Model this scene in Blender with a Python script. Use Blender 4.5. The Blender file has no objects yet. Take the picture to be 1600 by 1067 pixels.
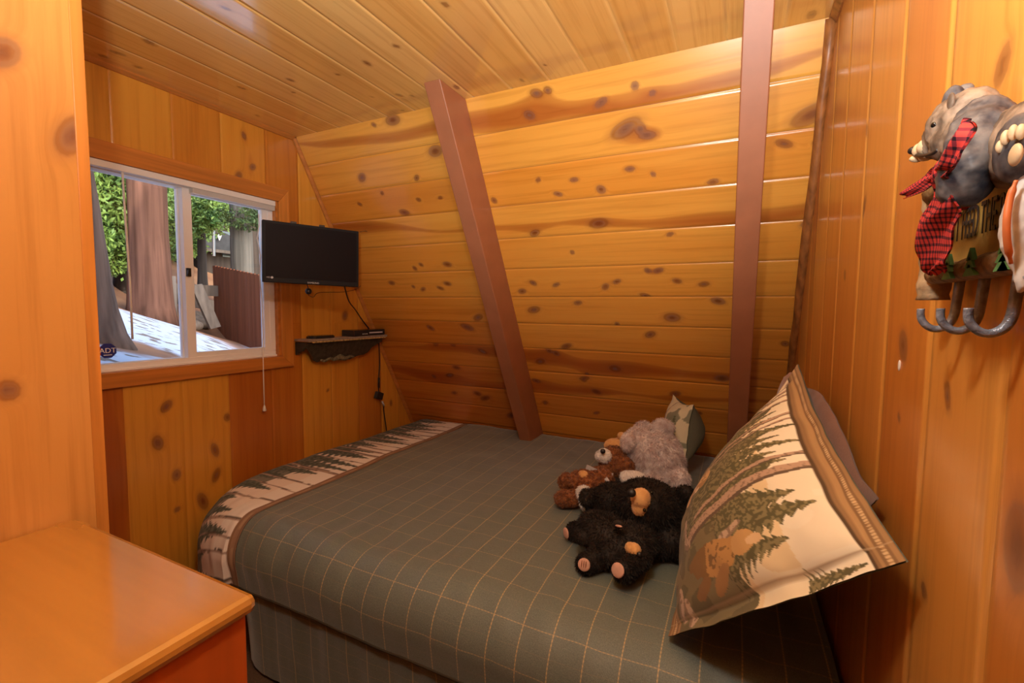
import bpy, bmesh, math, random
import numpy as np
from mathutils import Vector, Matrix, noise as mnoise
C = bpy.context.scene.collection
PI = math.pi

# ------------------------------------------------------------------ camera
EYE = 1.5                                     # eye height; the room is measured from the eye at (0,0,EYE)
F = 718.04; YAW = 0.453606; PITCH = -0.0697636; ROLL = 0.0096272
_cy, _sy, _cp, _sp, _cr, _sr = math.cos(YAW), math.sin(YAW), math.cos(PITCH), math.sin(PITCH), math.cos(ROLL), math.sin(ROLL)
FW = Vector((-_sy*_cp, _cy*_cp, _sp)); R0 = Vector((_cy, _sy, 0)); U0 = R0.cross(FW)
RT = R0*_cr + U0*_sr; UP = -R0*_sr + U0*_cr
cam_d = bpy.data.cameras.new('camera'); cam = bpy.data.objects.new('camera', cam_d); C.objects.link(cam)
cam.matrix_world = Matrix(((RT.x, UP.x, -FW.x, 0), (RT.y, UP.y, -FW.y, 0), (RT.z, UP.z, -FW.z, EYE), (0, 0, 0, 1)))
cam_d.sensor_width = 36; cam_d.lens = F/1600*36; cam_d.clip_start = 0.03; cam_d.clip_end = 300
bpy.context.scene.camera = cam

# ------------------------------------------------------------------ world, sun, room light, exposure
S = bpy.context.scene
S.view_settings.view_transform = 'Standard'; S.view_settings.look = 'None'
S.view_settings.gamma = 1; S.view_settings.use_curve_mapping = False
S.view_settings.exposure = 0.38
w = bpy.data.worlds.new('sky'); S.world = w; w.use_nodes = True
wn = w.node_tree.nodes; wl = w.node_tree.links
sky = wn.new('ShaderNodeTexSky'); sky.sky_type = 'NISHITA'; sky.sun_disc = False
sky.sun_elevation = math.radians(38); sky.sun_rotation = math.radians(90); sky.air_density = 1.0; sky.dust_density = 2.0
wl.new(sky.outputs[0], wn['Background'].inputs[0]); wn['Background'].inputs[1].default_value = 0.50
sd = bpy.data.lights.new('sun', 'SUN'); sd.energy = 3.6; sd.angle = math.radians(1.0); sd.color = (1, .93, .82)
so = bpy.data.objects.new('sun', sd); C.objects.link(so)
so.rotation_euler = Vector((1.0, -0.9, 0.35)).to_track_quat('Z', 'Y').to_euler()
LAMP_W = 20.0; BOUNCE_W = 135.0
LAMP_POS = Vector((-0.22, 0.28, 2.36))
ld = bpy.data.lights.new('added_ceiling_bulb', 'POINT'); ld.energy = LAMP_W; ld.color = (1, .95, .88); ld.shadow_soft_size = .07  # point light of the added, unseen ceiling lamp
lo = bpy.data.objects.new('added_ceiling_bulb', ld); C.objects.link(lo); lo.location = LAMP_POS + Vector((0, 0, -.14))
fd = bpy.data.lights.new('camera_flash', 'SPOT'); fd.energy = BOUNCE_W; fd.color = (1, .985, .96)   # the photographer's flash, bounced off the ceiling
fd.spot_size = math.radians(115); fd.spot_blend = .8; fd.shadow_soft_size = .04
fo = bpy.data.objects.new('camera_flash', fd); C.objects.link(fo); fo.location = (0.0, -0.12, 1.62)
fo.rotation_euler = Vector((.30, -.85, -.9)).to_track_quat('Z', 'Y').to_euler()

# ------------------------------------------------------------------ helpers
def A(x, y, z): return Vector((x, y, z + EYE))         # point given relative to eye height
def ray(px, py):
    return FW + RT*((px-800)/F) - UP*((py-533.5)/F)
def at_x(px, py, x): r = ray(px, py); r = r*(x/r.x); return Vector((r.x, r.y, r.z+EYE))
def at_y(px, py, y): r = ray(px, py); r = r*(y/r.y); return Vector((r.x, r.y, r.z+EYE))
def tag(o, label=None, cat=None, group=None, kind=None):
    if label: o['label'] = label
    if cat: o['category'] = cat
    if group: o['group'] = group
    if kind: o['kind'] = kind
    return o
def setp(o, parent):
    if parent is not None:
        M = Matrix.Identity(4); p = parent
        o.parent = parent
        M = world_of(parent)
        o.matrix_parent_inverse = M.inverted()
def world_of(o):
    M = o.matrix_basis.copy() if o.parent is None else world_of(o.parent) @ o.matrix_parent_inverse @ o.matrix_basis
    return M
def empty(name, loc, label, cat, group=None):
    o = bpy.data.objects.new(name, None); C.objects.link(o); o.location = loc; o.empty_display_size = .05
    tag(o, label, cat, group); return o
def link_mesh(name, me, mat, parent=None, smooth=False):
    if mat is not None:
        for m in (mat if isinstance(mat, (list, tuple)) else [mat]): me.materials.append(m)
    if smooth: me.polygons.foreach_set('use_smooth', [True]*len(me.polygons))
    o = bpy.data.objects.new(name, me); C.objects.link(o); setp(o, parent); return o
def frame_of(d):
    d = Vector(d).normalized(); a = Vector((0, 0, 1)) if abs(d.z) < .9 else Vector((1, 0, 0))
    u = d.cross(a).normalized(); return u, d.cross(u).normalized(), d
class MB:
    def __init__(s): s.v = []; s.f = []; s.m = []; s.cur = 0
    def add(s, vs, fs):
        b = len(s.v); s.v += [tuple(v) for v in vs]; s.f += [tuple(b+i for i in f) for f in fs]; s.m += [s.cur]*len(fs); return s
    def mat(s, i): s.cur = i; return s
    def box(s, a, b):
        x0, y0, z0 = a; x1, y1, z1 = b
        return s.add([(x0,y0,z0),(x1,y0,z0),(x1,y1,z0),(x0,y1,z0),(x0,y0,z1),(x1,y0,z1),(x1,y1,z1),(x0,y1,z1)],
                     [(0,3,2,1),(4,5,6,7),(0,1,5,4),(1,2,6,5),(2,3,7,6),(3,0,4,7)])
    def obox(s, c, ax, ay, az):       # centre and three half-axis vectors
        c, ax, ay, az = map(Vector, (c, ax, ay, az)); vs = []
        for k in (-1, 1):
            for i, j in ((-1,-1),(1,-1),(1,1),(-1,1)): vs.append(c + ax*i + ay*j + az*k)
        return s.add(vs, [(0,3,2,1),(4,5,6,7),(0,1,5,4),(1,2,6,5),(2,3,7,6),(3,0,4,7)])
    def tube(s, pts, r, n=10, cap=True):
        pts = [Vector(p) for p in pts]; rs = r if isinstance(r, (list, tuple)) else [r]*len(pts); b = len(s.v); vs = []
        u = None
        for i, p in enumerate(pts):
            d = (pts[min(i+1, len(pts)-1)] - pts[max(i-1, 0)]).normalized()
            if u is None: u, _, _ = frame_of(d)
            u = (u - d*u.dot(d)).normalized(); w_ = d.cross(u)
            for k in range(n):
                a = 2*PI*k/n; vs.append(p + (u*math.cos(a) + w_*math.sin(a))*rs[i])
        fs = [(i*n+k, i*n+(k+1) % n, (i+1)*n+(k+1) % n, (i+1)*n+k) for i in range(len(pts)-1) for k in range(n)]
        if cap: fs += [tuple(range(n-1, -1, -1)), tuple(range((len(pts)-1)*n, len(pts)*n))]
        return s.add(vs, fs)
    def ell(s, c, r, rot=None, n=16, m=10):
        c = Vector(c); r = (r, r, r) if isinstance(r, (int, float)) else r; vs = []; fs = []
        M = rot if rot is not None else Matrix.Identity(3)
        for j in range(1, m):
            t = PI*j/m
            for k in range(n):
                a = 2*PI*k/n; vs.append(c + M @ Vector((r[0]*math.sin(t)*math.cos(a), r[1]*math.sin(t)*math.sin(a), r[2]*math.cos(t))))
        vs += [c + M @ Vector((0, 0, r[2])), c + M @ Vector((0, 0, -r[2]))]; T = len(vs)-2; B = T+1
        for j in range(m-2):
            for k in range(n): fs.append((j*n+k, (j+1)*n+k, (j+1)*n+(k+1) % n, j*n+(k+1) % n))
        for k in range(n):
            fs.append((T, k, (k+1) % n)); fs.append((B, (m-2)*n+(k+1) % n, (m-2)*n+k))
        return s.add(vs, fs)
    def prism(s, poly, ext):          # polygon of 3D points pushed along ext
        n = len(poly); e = Vector(ext); p = [Vector(q) for q in poly]
        return s.add(p + [q+e for q in p], [tuple(range(n-1, -1, -1)), tuple(range(n, 2*n))] + [(i, (i+1) % n, n+(i+1) % n, n+i) for i in range(n)])
    def build(s, name, mat, parent=None, smooth=False, bevel=0, fix=True):
        me = bpy.data.meshes.new(name); me.from_pydata(s.v, [], s.f)
        if fix:
            bm = bmesh.new(); bm.from_mesh(me); bmesh.ops.recalc_face_normals(bm, faces=bm.faces); bm.to_mesh(me); bm.free()
        o = link_mesh(name, me, mat, parent, smooth)
        if isinstance(mat, (list, tuple)): me.polygons.foreach_set('material_index', s.m)
        if bevel:
            b = o.modifiers.new('bevel', 'BEVEL'); b.width = bevel; b.segments = 2; b.limit_method = 'ANGLE'; b.angle_limit = math.radians(40)
        return o

# ------------------------------------------------------------------ materials
def newmat(name):
    m = bpy.data.materials.new(name); m.use_nodes = True; nt = m.node_tree
    return m, nt, nt.nodes['Principled BSDF']
def N(nt, t, **k):
    n = nt.nodes.new(t)
    for a, v in k.items(): setattr(n, a, v)
    return n
def ramp(nt, pts):
    n = nt.nodes.new('ShaderNodeValToRGB'); e = n.color_ramp.elements
    while len(e) > 1: e.remove(e[-1])
    e[0].position = pts[0][0]; e[0].color = tuple(pts[0][1])+(1,)
    for p, c in pts[1:]:
        q = e.new(p); q.color = tuple(c)+(1,)
    return n
def mixc(nt, mode='MIX'):
    n = nt.nodes.new('ShaderNodeMix'); n.data_type = 'RGBA'; n.blend_type = mode; return n
def plain(name, col, rough=.5, metal=0, noise_amt=0, scale=40, bump=0, spec=.5, sheen=0):
    m, nt, b = newmat(name)
    b.inputs['Base Color'].default_value = tuple(col)+(1,); b.inputs['Roughness'].default_value = rough
    b.inputs['Metallic'].default_value = metal; b.inputs['Specular IOR Level'].default_value = spec
    if sheen: b.inputs['Sheen Weight'].default_value = sheen
    if noise_amt or bump:
        tc = N(nt, 'ShaderNodeTexCoord'); nz = N(nt, 'ShaderNodeTexNoise'); nz.inputs['Scale'].default_value = scale; nz.inputs['Detail'].default_value = 5
        nt.links.new(tc.outputs['Object'], nz.inputs['Vector'])
        if noise_amt:
            r = ramp(nt, [(.25, [c*(1-noise_amt) for c in col]), (.75, [min(1, c*(1+noise_amt)) for c in col])])
            nt.links.new(nz.outputs[0], r.inputs[0]); nt.links.new(r.outputs[0], b.inputs['Base Color'])
        if bump:
            bp = N(nt, 'ShaderNodeBump'); bp.inputs['Strength'].default_value = bump; bp.inputs['Distance'].default_value = .004
            nt.links.new(nz.outputs[0], bp.inputs['Height']); nt.links.new(bp.outputs[0], b.inputs['Normal'])
    return m
def pine(name, c_light, c_mid, c_red, rough=.28, spec=.5, attr=True, dark=(.17, .042, .012)):
    """knotty pine: attribute 'wood' = (knot field, heartwood band, board tone); UV in metres along / across the boards"""
    m, nt, b = newmat(name); L = nt.links
    at = N(nt, 'ShaderNodeAttribute', attribute_name='wood'); sp = N(nt, 'ShaderNodeSeparateColor'); L.new(at.outputs['Color'], sp.inputs[0])
    uv = N(nt, 'ShaderNodeUVMap', uv_map='uv')
    if attr: knot, band, tone = sp.outputs[0], sp.outputs[1], sp.outputs[2]
    # grain
    mp = N(nt, 'ShaderNodeMapping'); mp.inputs['Scale'].default_value = (1.6, 46, 1); L.new(uv.outputs[0], mp.inputs[0])
    cb = N(nt, 'ShaderNodeCombineXYZ'); ml = N(nt, 'ShaderNodeMath', operation='MULTIPLY'); ml.inputs[1].default_value = 57.0
    L.new(sp.outputs[2], ml.inputs[0]); L.new(ml.outputs[0], cb.inputs[2]); kk = N(nt, 'ShaderNodeMath', operation='MULTIPLY'); kk.inputs[1].default_value = 2.2
    L.new(sp.outputs[0], kk.inputs[0]); L.new(kk.outputs[0], cb.inputs[1])
    ad = N(nt, 'ShaderNodeVectorMath', operation='ADD'); L.new(mp.outputs[0], ad.inputs[0]); L.new(cb.outputs[0], ad.inputs[1])
    nz = N(nt, 'ShaderNodeTexNoise'); nz.inputs['Scale'].default_value = 1.0; nz.inputs['Detail'].default_value = 6; nz.inputs['Roughness'].default_value = .6
    L.new(ad.outputs[0], nz.inputs['Vector'])
    mp2 = N(nt, 'ShaderNodeMapping'); mp2.inputs['Scale'].default_value = (.7, 9, 1); L.new(uv.outputs[0], mp2.inputs[0])
    ad2 = N(nt, 'ShaderNodeVectorMath', operation='ADD'); L.new(mp2.outputs[0], ad2.inputs[0]); L.new(cb.outputs[0], ad2.inputs[1])
    nz2 = N(nt, 'ShaderNodeTexNoise'); nz2.inputs['Scale'].default_value = 1.3; nz2.inputs['Detail'].default_value = 3
    L.new(ad2.outputs[0], nz2.inputs['Vector'])
    tr = ramp(nt, [(0, c_light), (.5, c_mid), (1, c_red)]); 
    ta = N(nt, 'ShaderNodeMath', operation='MULTIPLY_ADD'); ta.inputs[1].default_value = .55; L.new(nz2.outputs[0], ta.inputs[0])
    tb = N(nt, 'ShaderNodeMath', operation='SUBTRACT'); L.new(sp.outputs[2], tb.inputs[0]); tb.inputs[1].default_value = .275; L.new(tb.outputs[0], ta.inputs[2])
    L.new(ta.outputs[0], tr.inputs[0])
    # heartwood band
    br = ramp(nt, [(.47, (0, 0, 0)), (.56, (.6, .6, .6)), (.85, (1, 1, 1))]); bn = N(nt, 'ShaderNodeMath', operation='MULTIPLY_ADD'); bn.inputs[1].default_value = .16
    L.new(nz.outputs[0], bn.inputs[0]); bs = N(nt, 'ShaderNodeMath', operation='SUBTRACT'); bs.inputs[1].default_value = .08; L.new(sp.outputs[1], bs.inputs[0]); L.new(bs.outputs[0], bn.inputs[2]); L.new(bn.outputs[0], br.inputs[0])
    bm_ = N(nt, 'ShaderNodeMath', operation='MULTIPLY'); bm_.inputs[1].default_value = .85; L.new(br.outputs[0], bm_.inputs[0])
    m1 = mixc(nt); L.new(bm_.outputs[0], m1.inputs[0]); L.new(tr.outputs[0], m1.inputs[6]); m1.inputs[7].default_value = (.36, .085, .012, 1)
    gr = ramp(nt, [(.3, (.80, .74, .66)), (.52, (1, 1, 1)), (.75, (1.0, 1.0, 1.0))]); L.new(nz.outputs[0], gr.inputs[0])
    m2 = mixc(nt, 'MULTIPLY'); m2.inputs[0].default_value = .8; L.new(m1.outputs[2], m2.inputs[6]); L.new(gr.outputs[0], m2.inputs[7])
    # knots
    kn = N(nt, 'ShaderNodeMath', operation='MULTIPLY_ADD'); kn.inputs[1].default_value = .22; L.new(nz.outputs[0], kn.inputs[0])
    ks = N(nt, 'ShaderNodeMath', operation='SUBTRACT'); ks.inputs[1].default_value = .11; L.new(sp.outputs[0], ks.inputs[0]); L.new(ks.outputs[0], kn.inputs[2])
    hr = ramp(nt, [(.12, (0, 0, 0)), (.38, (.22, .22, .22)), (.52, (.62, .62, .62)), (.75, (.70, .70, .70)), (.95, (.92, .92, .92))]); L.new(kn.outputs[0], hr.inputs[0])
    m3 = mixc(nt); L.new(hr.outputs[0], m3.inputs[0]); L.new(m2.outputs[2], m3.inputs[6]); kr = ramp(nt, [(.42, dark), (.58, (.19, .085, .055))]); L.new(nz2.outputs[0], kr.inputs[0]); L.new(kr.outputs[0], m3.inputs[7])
    L.new(m3.outputs[2], b.inputs['Base Color']); b.inputs['Coat Weight'].default_value = .35; b.inputs['Coat Roughness'].default_value = .14
    b.inputs['Roughness'].default_value = rough; b.inputs['Specular IOR Level'].default_value = spec
    bp = N(nt, 'ShaderNodeBump'); bp.inputs['Strength'].default_value = .06; bp.inputs['Distance'].default_value = .003
    L.new(nz.outputs[0], bp.inputs['Height']); L.new(bp.outputs[0], b.inputs['Normal'])
    return m
def stained(name, col, rough=.35, axis=2, var=.25, spec=.5, scale=1.0):
    """plain stained timber, grain along one object axis"""
    m, nt, b = newmat(name); L = nt.links
    tc = N(nt, 'ShaderNodeTexCoord'); mp = N(nt, 'ShaderNodeMapping'); sc = [38*scale]*3; sc[axis] = 1.6*scale; mp.inputs['Scale'].default_value = sc
    L.new(tc.outputs['Object'], mp.inputs[0]); nz = N(nt, 'ShaderNodeTexNoise'); nz.inputs['Scale'].default_value = 1; nz.inputs['Detail'].default_value = 5
    L.new(mp.outputs[0], nz.inputs['Vector'])
    r = ramp(nt, [(.3, [c*(1-var) for c in col]), (.7, [min(1, c*(1+var*.6)) for c in col])]); L.new(nz.outputs[0], r.inputs[0]); L.new(r.outputs[0], b.inputs['Base Color'])
    b.inputs['Roughness'].default_value = rough; b.inputs['Specular IOR Level'].default_value = spec
    return m
def painted_cloth(name, rough=.85, weave=900, bump=.15):
    """fabric printed with the pattern held in the 'print' attribute"""
    m, nt, b = newmat(name); L = nt.links
    at = N(nt, 'ShaderNodeAttribute', attribute_name='print'); L.new(at.outputs['Color'], b.inputs['Base Color'])
    b.inputs['Roughness'].default_value = rough; b.inputs['Sheen Weight'].default_value = .08; b.inputs['Specular IOR Level'].default_value = .2
    tc = N(nt, 'ShaderNodeTexCoord'); nz = N(nt, 'ShaderNodeTexNoise'); nz.inputs['Scale'].default_value = weave; L.new(tc.outputs['Object'], nz.inputs['Vector'])
    bp = N(nt, 'ShaderNodeBump'); bp.inputs['Strength'].default_value = bump; bp.inputs['Distance'].default_value = .001
    L.new(nz.outputs[0], bp.inputs['Height']); L.new(bp.outputs[0], b.inputs['Normal'])
    return m
LIGHT = (.78, .42, .11); MID = (.66, .275, .05); RED = (.53, .165, .025)
M = {}
M['slope'] = pine('knotty_pine_slope', (.79, .385, .065), (.70, .275, .034), (.48, .135, .016), .27)
M['window_wall'] = pine('knotty_pine_window_wall', (.72, .345, .045), (.63, .25, .028), (.45, .13, .015), .30)
M['ceiling'] = pine('knotty_pine_ceiling', (.84, .50, .17), (.78, .42, .12), (.72, .35, .085), .22, .55)
M['right'] = pine('knotty_pine_right', (.77, .365, .075), (.68, .265, .045), (.56, .18, .026), .32)
M['partition'] = pine('knotty_pine_partition', (.64, .31, .08), (.57, .25, .055), (.50, .19, .035), .28)
M['ceiling'].node_tree.nodes['Principled BSDF'].inputs['Coat IOR'].default_value = 2.0; M['ceiling'].node_tree.nodes['Principled BSDF'].inputs['Coat Weight'].default_value = .8; M['ceiling'].node_tree.nodes['Principled BSDF'].inputs['Coat Roughness'].default_value = .08
M['casing'] = stained('casing_pine', (.56, .20, .035), .33, 1)
M['casing_v'] = stained('casing_pine_upright', (.60, .23, .04), .33, 2)
M['trim'] = stained('trim_pine', (.50, .18, .035), .3, 1)
M['trim_dark'] = stained('trim_bark_brown', (.33, .12, .03), .4, 2, .5)
M['beam'] = plain('brown_painted_beam', (.35, .13, .058), .45, 0, .10, 9, .05)
M['vinyl'] = plain('white_vinyl', (.88, .88, .88), .35)
M['white'] = plain('white_plastic', (.82, .80, .76), .45)
M['black'] = plain('black_plastic', (.012, .012, .014), .35)
M['screen'] = plain('tv_screen_dark', (.006, .003, .004), .5, spec=.12)
M['bezel'] = plain('tv_bezel_black', (.008, .007, .008), .55, spec=.2)
M['grey_metal'] = plain('grey_metal', (.25, .25, .26), .35, .8)
M['silver'] = plain('silver_print', (.55, .55, .56), .4)
M['carpet'] = plain('brown_carpet', (.10, .06, .035), .95, 0, .3, 120, .3)

def glass_mat():
    m = bpy.data.materials.new('window_glass'); m.use_nodes = True; nt = m.node_tree; nt.nodes.clear(); L = nt.links
    o = N(nt, 'ShaderNodeOutputMaterial'); t = N(nt, 'ShaderNodeBsdfTransparent'); g = N(nt, 'ShaderNodeBsdfGlossy'); g.inputs['Roughness'].default_value = .02
    fr = N(nt, 'ShaderNodeFresnel'); fr.inputs[0].default_value = 1.25; mx = N(nt, 'ShaderNodeMixShader')
    L.new(fr.outputs[0], mx.inputs[0]); L.new(t.outputs[0], mx.inputs[1]); L.new(g.outputs[0], mx.inputs[2]); L.new(mx.outputs[0], o.inputs[0]); return m
M['glass'] = glass_mat()

# ------------------------------------------------------------------ boarded walls
XW, XR, XP = -2.388, 0.264, -1.307           # window wall, right wall, partition face
YT, SL = 1.9389, 0.55939                      # top of the sloped wall, its run per metre of drop
ZC = 1.0                                      # ceiling, relative to the eye
YP = 0.527                                    # end of the partition
NSL = Vector((0, -1, -SL)).normalized()       # room-side normal of the slope
SD = Vector((0, SL, -1)).normalized()         # down the slope
SLEN = math.sqrt(1 + SL*SL)
def smooth(a, b, x):
    t = np.clip((x-a)/(b-a), 0, 1) if b > a else 1-np.clip((x-b)/(a-b), 0, 1)
    return t*t*(3-2*t)
def board_wall(name, O, U, V, nrm, us, grooves, knots, tones, mat, seed, kind='structure', hole=None, du=.011, dv=.011, gd=.003, gw=.0028, extra_u=(), extra_v=(), clip=None, band_p=.5, auto=0, bevel_light=0):
    """boards running along U, laid side by side along V; us=(u0,u1); grooves = v of every joint incl. both edges"""
    rng = np.random.RandomState(seed)
    u = list(np.arange(us[0], us[1], du)) + [us[1]]
    for e in extra_u: u = [q for q in u if abs(q-e) > du*.45] + [e]
    u = np.array(sorted(u)); vs = []; off = []; row = []
    for k in range(len(grooves)-1):
        a, b = grooves[k], grooves[k+1]
        if k == 0: vs.append(a); off.append(0); row.append(0)
        n = max(2, int((b-a)/dv)); inner = list(np.linspace(a+gw, b-gw, n))
        for e in extra_v:
            if a+gw < e < b-gw: inner = sorted([q for q in inner if abs(q-e) > dv*.45 or q in (inner[0], inner[-1])] + [e])
        vs += inner; off += [0]*len(inner); row += [k]*len(inner)
        vs.append(b); off.append(-gd if k < len(grooves)-2 else 0); row.append(k)
    vs = np.array(vs); off = np.array(off); row = np.array(row)
    nu, nv = len(u), len(vs); UU, VV = np.meshgrid(u, vs, indexing='ij')
    O, U, V, nrm = [np.array(q, float) for q in (O, U, V, nrm)]
    P = O + UU[..., None]*U + VV[..., None]*V + np.broadcast_to(off, (nu, nv))[..., None]*nrm
    cx = np.arange(nu-1)[:, None]; cyy = np.arange(nv-1)[None, :]
    a = (cx*nv+cyy); quads = np.stack([a, a+nv, a+nv+1, a+1], -1).reshape(-1, 4)
    uc = (u[:-1]+u[1:])/2; vc = (vs[:-1]+vs[1:])/2; UC, VC = np.meshgrid(uc, vc, indexing='ij'); keep = np.ones(UC.shape, bool)
    if hole: keep &= ~((UC > hole[0]) & (UC < hole[1]) & (VC > hole[2]) & (VC < hole[3]))
    if clip is not None: keep &= clip(UC, VC)
    quads = quads[keep.reshape(-1)]
    # fields
    tone = np.zeros((nu, nv)); kf = np.zeros((nu, nv)); bf = np.zeros((nu, nv)); wob = np.zeros((nu, nv))
    kn = list(knots)
    for _ in range(auto):
        kn.append((rng.uniform(*us), rng.uniform(grooves[0], grooves[-1]), rng.choice([.7, 1, 1.3])))
    for (ku, kv, s) in kn:
        rr = .0105*s; asp = rng.uniform(1.0, 2.1); sk_ = rng.uniform(-.35, .35)
        d2 = ((UU-ku)/(rr*asp))**2 + ((VV-kv+sk_*(UU-ku))/rr)**2
        g = np.searchsorted(grooves, kv)-1; g = min(max(g, 0), len(grooves)-2)
        inrow = (row == g)[None, :]
        kf = np.maximum(kf, np.where(inrow, np.exp(-d2*.55), 0))
        d3 = ((UU-ku)/(rr*7))**2 + ((VV-kv)/(rr*2.6))**2
        wob += np.where(inrow, np.exp(-d3)*.22, 0)
    for k in range(len(grooves)-1):
        sel = row == k; a, b = grooves[k], grooves[k+1]
        ph = rng.uniform(0, 6.28, 6); t = (VV[:, sel]-a)/(b-a)
        cen = .5 + .32*np.sin(ph[0]+UU[:, sel]*1.3) + .10*np.sin(ph[1]+UU[:, sel]*4.1) + .03*np.sin(ph[4]+UU[:, sel]*11)
        wid = .16 + .12*np.sin(ph[2]+UU[:, sel]*1.9) + .05*np.sin(ph[3]+UU[:, sel]*6)
        act = 1.0 if rng.rand() < band_p else .35
        bf[:, sel] = np.clip(.5 + (wid-np.abs(t-cen))*1.6, 0, 1)*act
        tv = tones(k, UU[:, sel], VV[:, sel]); tone[:, sel] = tv
    bf = np.clip(bf+wob, 0, 1)
    if name == 'wall_back': kf[:, off < 0] = .62      # joint bottoms coloured darker
    if bevel_light:
        gcol = (off < 0); gcol[1:] |= (off[:-1] < 0); gcol[:-1] |= (off[1:] < 0)
        tone[:, gcol] = np.maximum(0, tone[:, gcol]-bevel_light); bf[:, gcol] *= .3
    me = bpy.data.meshes.new(name); me.vertices.add(nu*nv); me.vertices.foreach_set('co', P.reshape(-1))
    nq = len(quads); me.loops.add(nq*4); me.loops.foreach_set('vertex_index', quads.reshape(-1).astype(np.int32))
    me.polygons.add(nq); me.polygons.foreach_set('loop_start', np.arange(0, nq*4, 4, dtype=np.int32))
    try: me.polygons.foreach_set('loop_total', np.full(nq, 4, np.int32))
    except Exception: pass
    me.update(calc_edges=True); me.validate()
    at = me.attributes.new('wood', 'FLOAT_COLOR', 'POINT')
    at.data.foreach_set('color', np.stack([kf, bf, np.clip(tone, 0, 1), np.ones_like(kf)], -1).reshape(-1))
    uvl = me.uv_layers.new(name='uv'); li = quads.reshape(-1)
    uvl.data.foreach_set('uv', np.stack([UU.reshape(-1)[li], VV.reshape(-1)[li]], -1).reshape(-1))
    fn = np.cross(U, V)
    if fn @ nrm < 0: me.flip_normals()
    o = link_mesh(name, me, mat); o['kind'] = kind
    return o

SLK=[(-1.995,0.758,2),(-1.617,0.719,1.3),(-1.451,0.822,2.4),(-1.657,0.982,2.2),(-1.787,0.979,1),(-1.889,0.669,1),(-2.085,0.629,1),(-1.775,0.561,1.5),(-1.649,0.616,1),(-1.501,0.613,0.8),(-0.845,0.966,1.6),(-0.79,0.968,1.3),(-0.896,0.895,1.7),(-0.908,0.64,1),(-0.817,0.571,1),(-1.175,0.573,1.4),(-0.979,0.405,1.5),(-0.789,0.302,1),(-0.414,0.924,1.4),(-0.56,0.891,1.4),(-0.346,0.89,0.9),(-0.465,0.788,3),(-0.404,0.777,2.2),(-0.377,0.753,1.6),(-0.726,0.622,1),(-0.46,0.638,1.1),(-0.36,0.608,1),(-0.601,0.571,1.7),(-0.114,0.555,1),(-0.631,0.428,2.2),(-0.297,0.36,0.9),(0.225,0.739,3),(0.14,0.659,1.4),(0.25,0.644,1),(0.25,0.369,1.3),(-1.836,0.253,1.2),(-1.779,0.272,1),(-1.585,0.268,1.4),(-2.064,0.167,1.3),(-1.827,0.124,1.1),(-1.69,0.13,1),(-1.627,0.156,1.2),(-1.897,0.141,1),(-1.473,-0.053,2),(-1.873,-0.13,1.7),(-1.576,-0.118,2),(-1.876,-0.248,1.3),(-1.732,-0.247,1.1),(-1.512,-0.281,1.5),(-1.766,-0.413,1.6),(-1.845,-0.478,1.5),(-1.994,-0.5,1.5),(-1.859,-0.623,1.2),(-1.657,-0.608,1.8),(-1.603,-0.639,1.8),(-1.424,-0.759,2.2),(-1.047,0.151,1.3),(-1.126,0.106,1.4),(-0.91,0.139,1),(-1.077,-0.001,1.9),(-0.8,0.04,1.2),(-0.913,-0.218,1.6),(-1.031,-0.253,1.3),(-0.988,-0.267,1.5),(-1.107,-0.327,2),(-0.811,-0.39,1),(-1.165,-0.466,1.4),(-0.84,-0.43,1.6),(-1.135,-0.624,1.5),(-0.41,0.201,1.2),(-0.359,0.2,1.2),(-0.57,0.15,1.1),(-0.634,0.125,1.6),(-0.272,0.148,1.2),(-0.149,0.131,1.2),(-0.429,0.077,1.2),(-0.302,-0.034,2.2),(-0.085,0.051,1.6),(-0.593,-0.075,1.1),(-0.418,-0.129,1.7),(-0.633,-0.343,2),(-0.058,-0.359,1.7),(-0.832,-0.421,1.4),(-0.767,-0.507,1.6),(-0.3,-0.474,1.6),(-0.787,-0.66,1.1),(0.217,-0.154,1.3),(-0.171,-0.585,1)]
WIK=[(1.204,-0.47,2.0),(1.162,-0.633,2.0),(1.235,-0.809,1.6),(1.232,-0.978,1.1),(1.419,-0.737,1.6),(1.421,-0.87,1.7),(1.35,-0.982,2.0),(1.487,-0.581,1.5),(1.672,0.756,1.5),(1.591,0.687,1.6),(1.626,0.906,1.0),(2.309,-0.053,2.0),(2.151,-0.541,0.9),(2.763,-0.735,1.2)]
CEK=[(-2.049,1.028,1.6),(-2.25,1.016,1.5),(-2.33,1.002,1.5),(-2.301,1.11,1.5),(-1.81,1.457,1.2),(-1.899,1.541,1.0),(-2.079,1.413,1.1),(-2.299,1.646,1.0),(-1.583,1.029,1.0),(-1.211,1.448,1.3),(-1.401,1.495,1.3),(-1.582,1.508,1.0),(-1.468,1.775,1.2),(-1.417,1.806,0.9),(-0.903,1.327,1.0),(-1.179,1.82,1.3),(-1.564,1.916,1.0),(-1.599,1.729,0.8),(-0.886,1.889,1.0),(-0.746,1.811,0.8),(-2.018,1.963,1.3),(0.187,1.896,1.7)]
RIK=[(0.742,0.286,2.0),(1.374,0.256,1.5),(1.022,-0.057,2.6),(0.823,-0.112,1.2),(1.017,-0.182,0.9),(0.853,-0.408,1.3),(0.628,-0.235,3.0),(1.553,0.103,1.5),(1.392,0.435,1.5)]
PAK=[(0.400,0.49,2.0),(0.499,0.365,2.1),(0.377,-0.172,1.5)]

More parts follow.
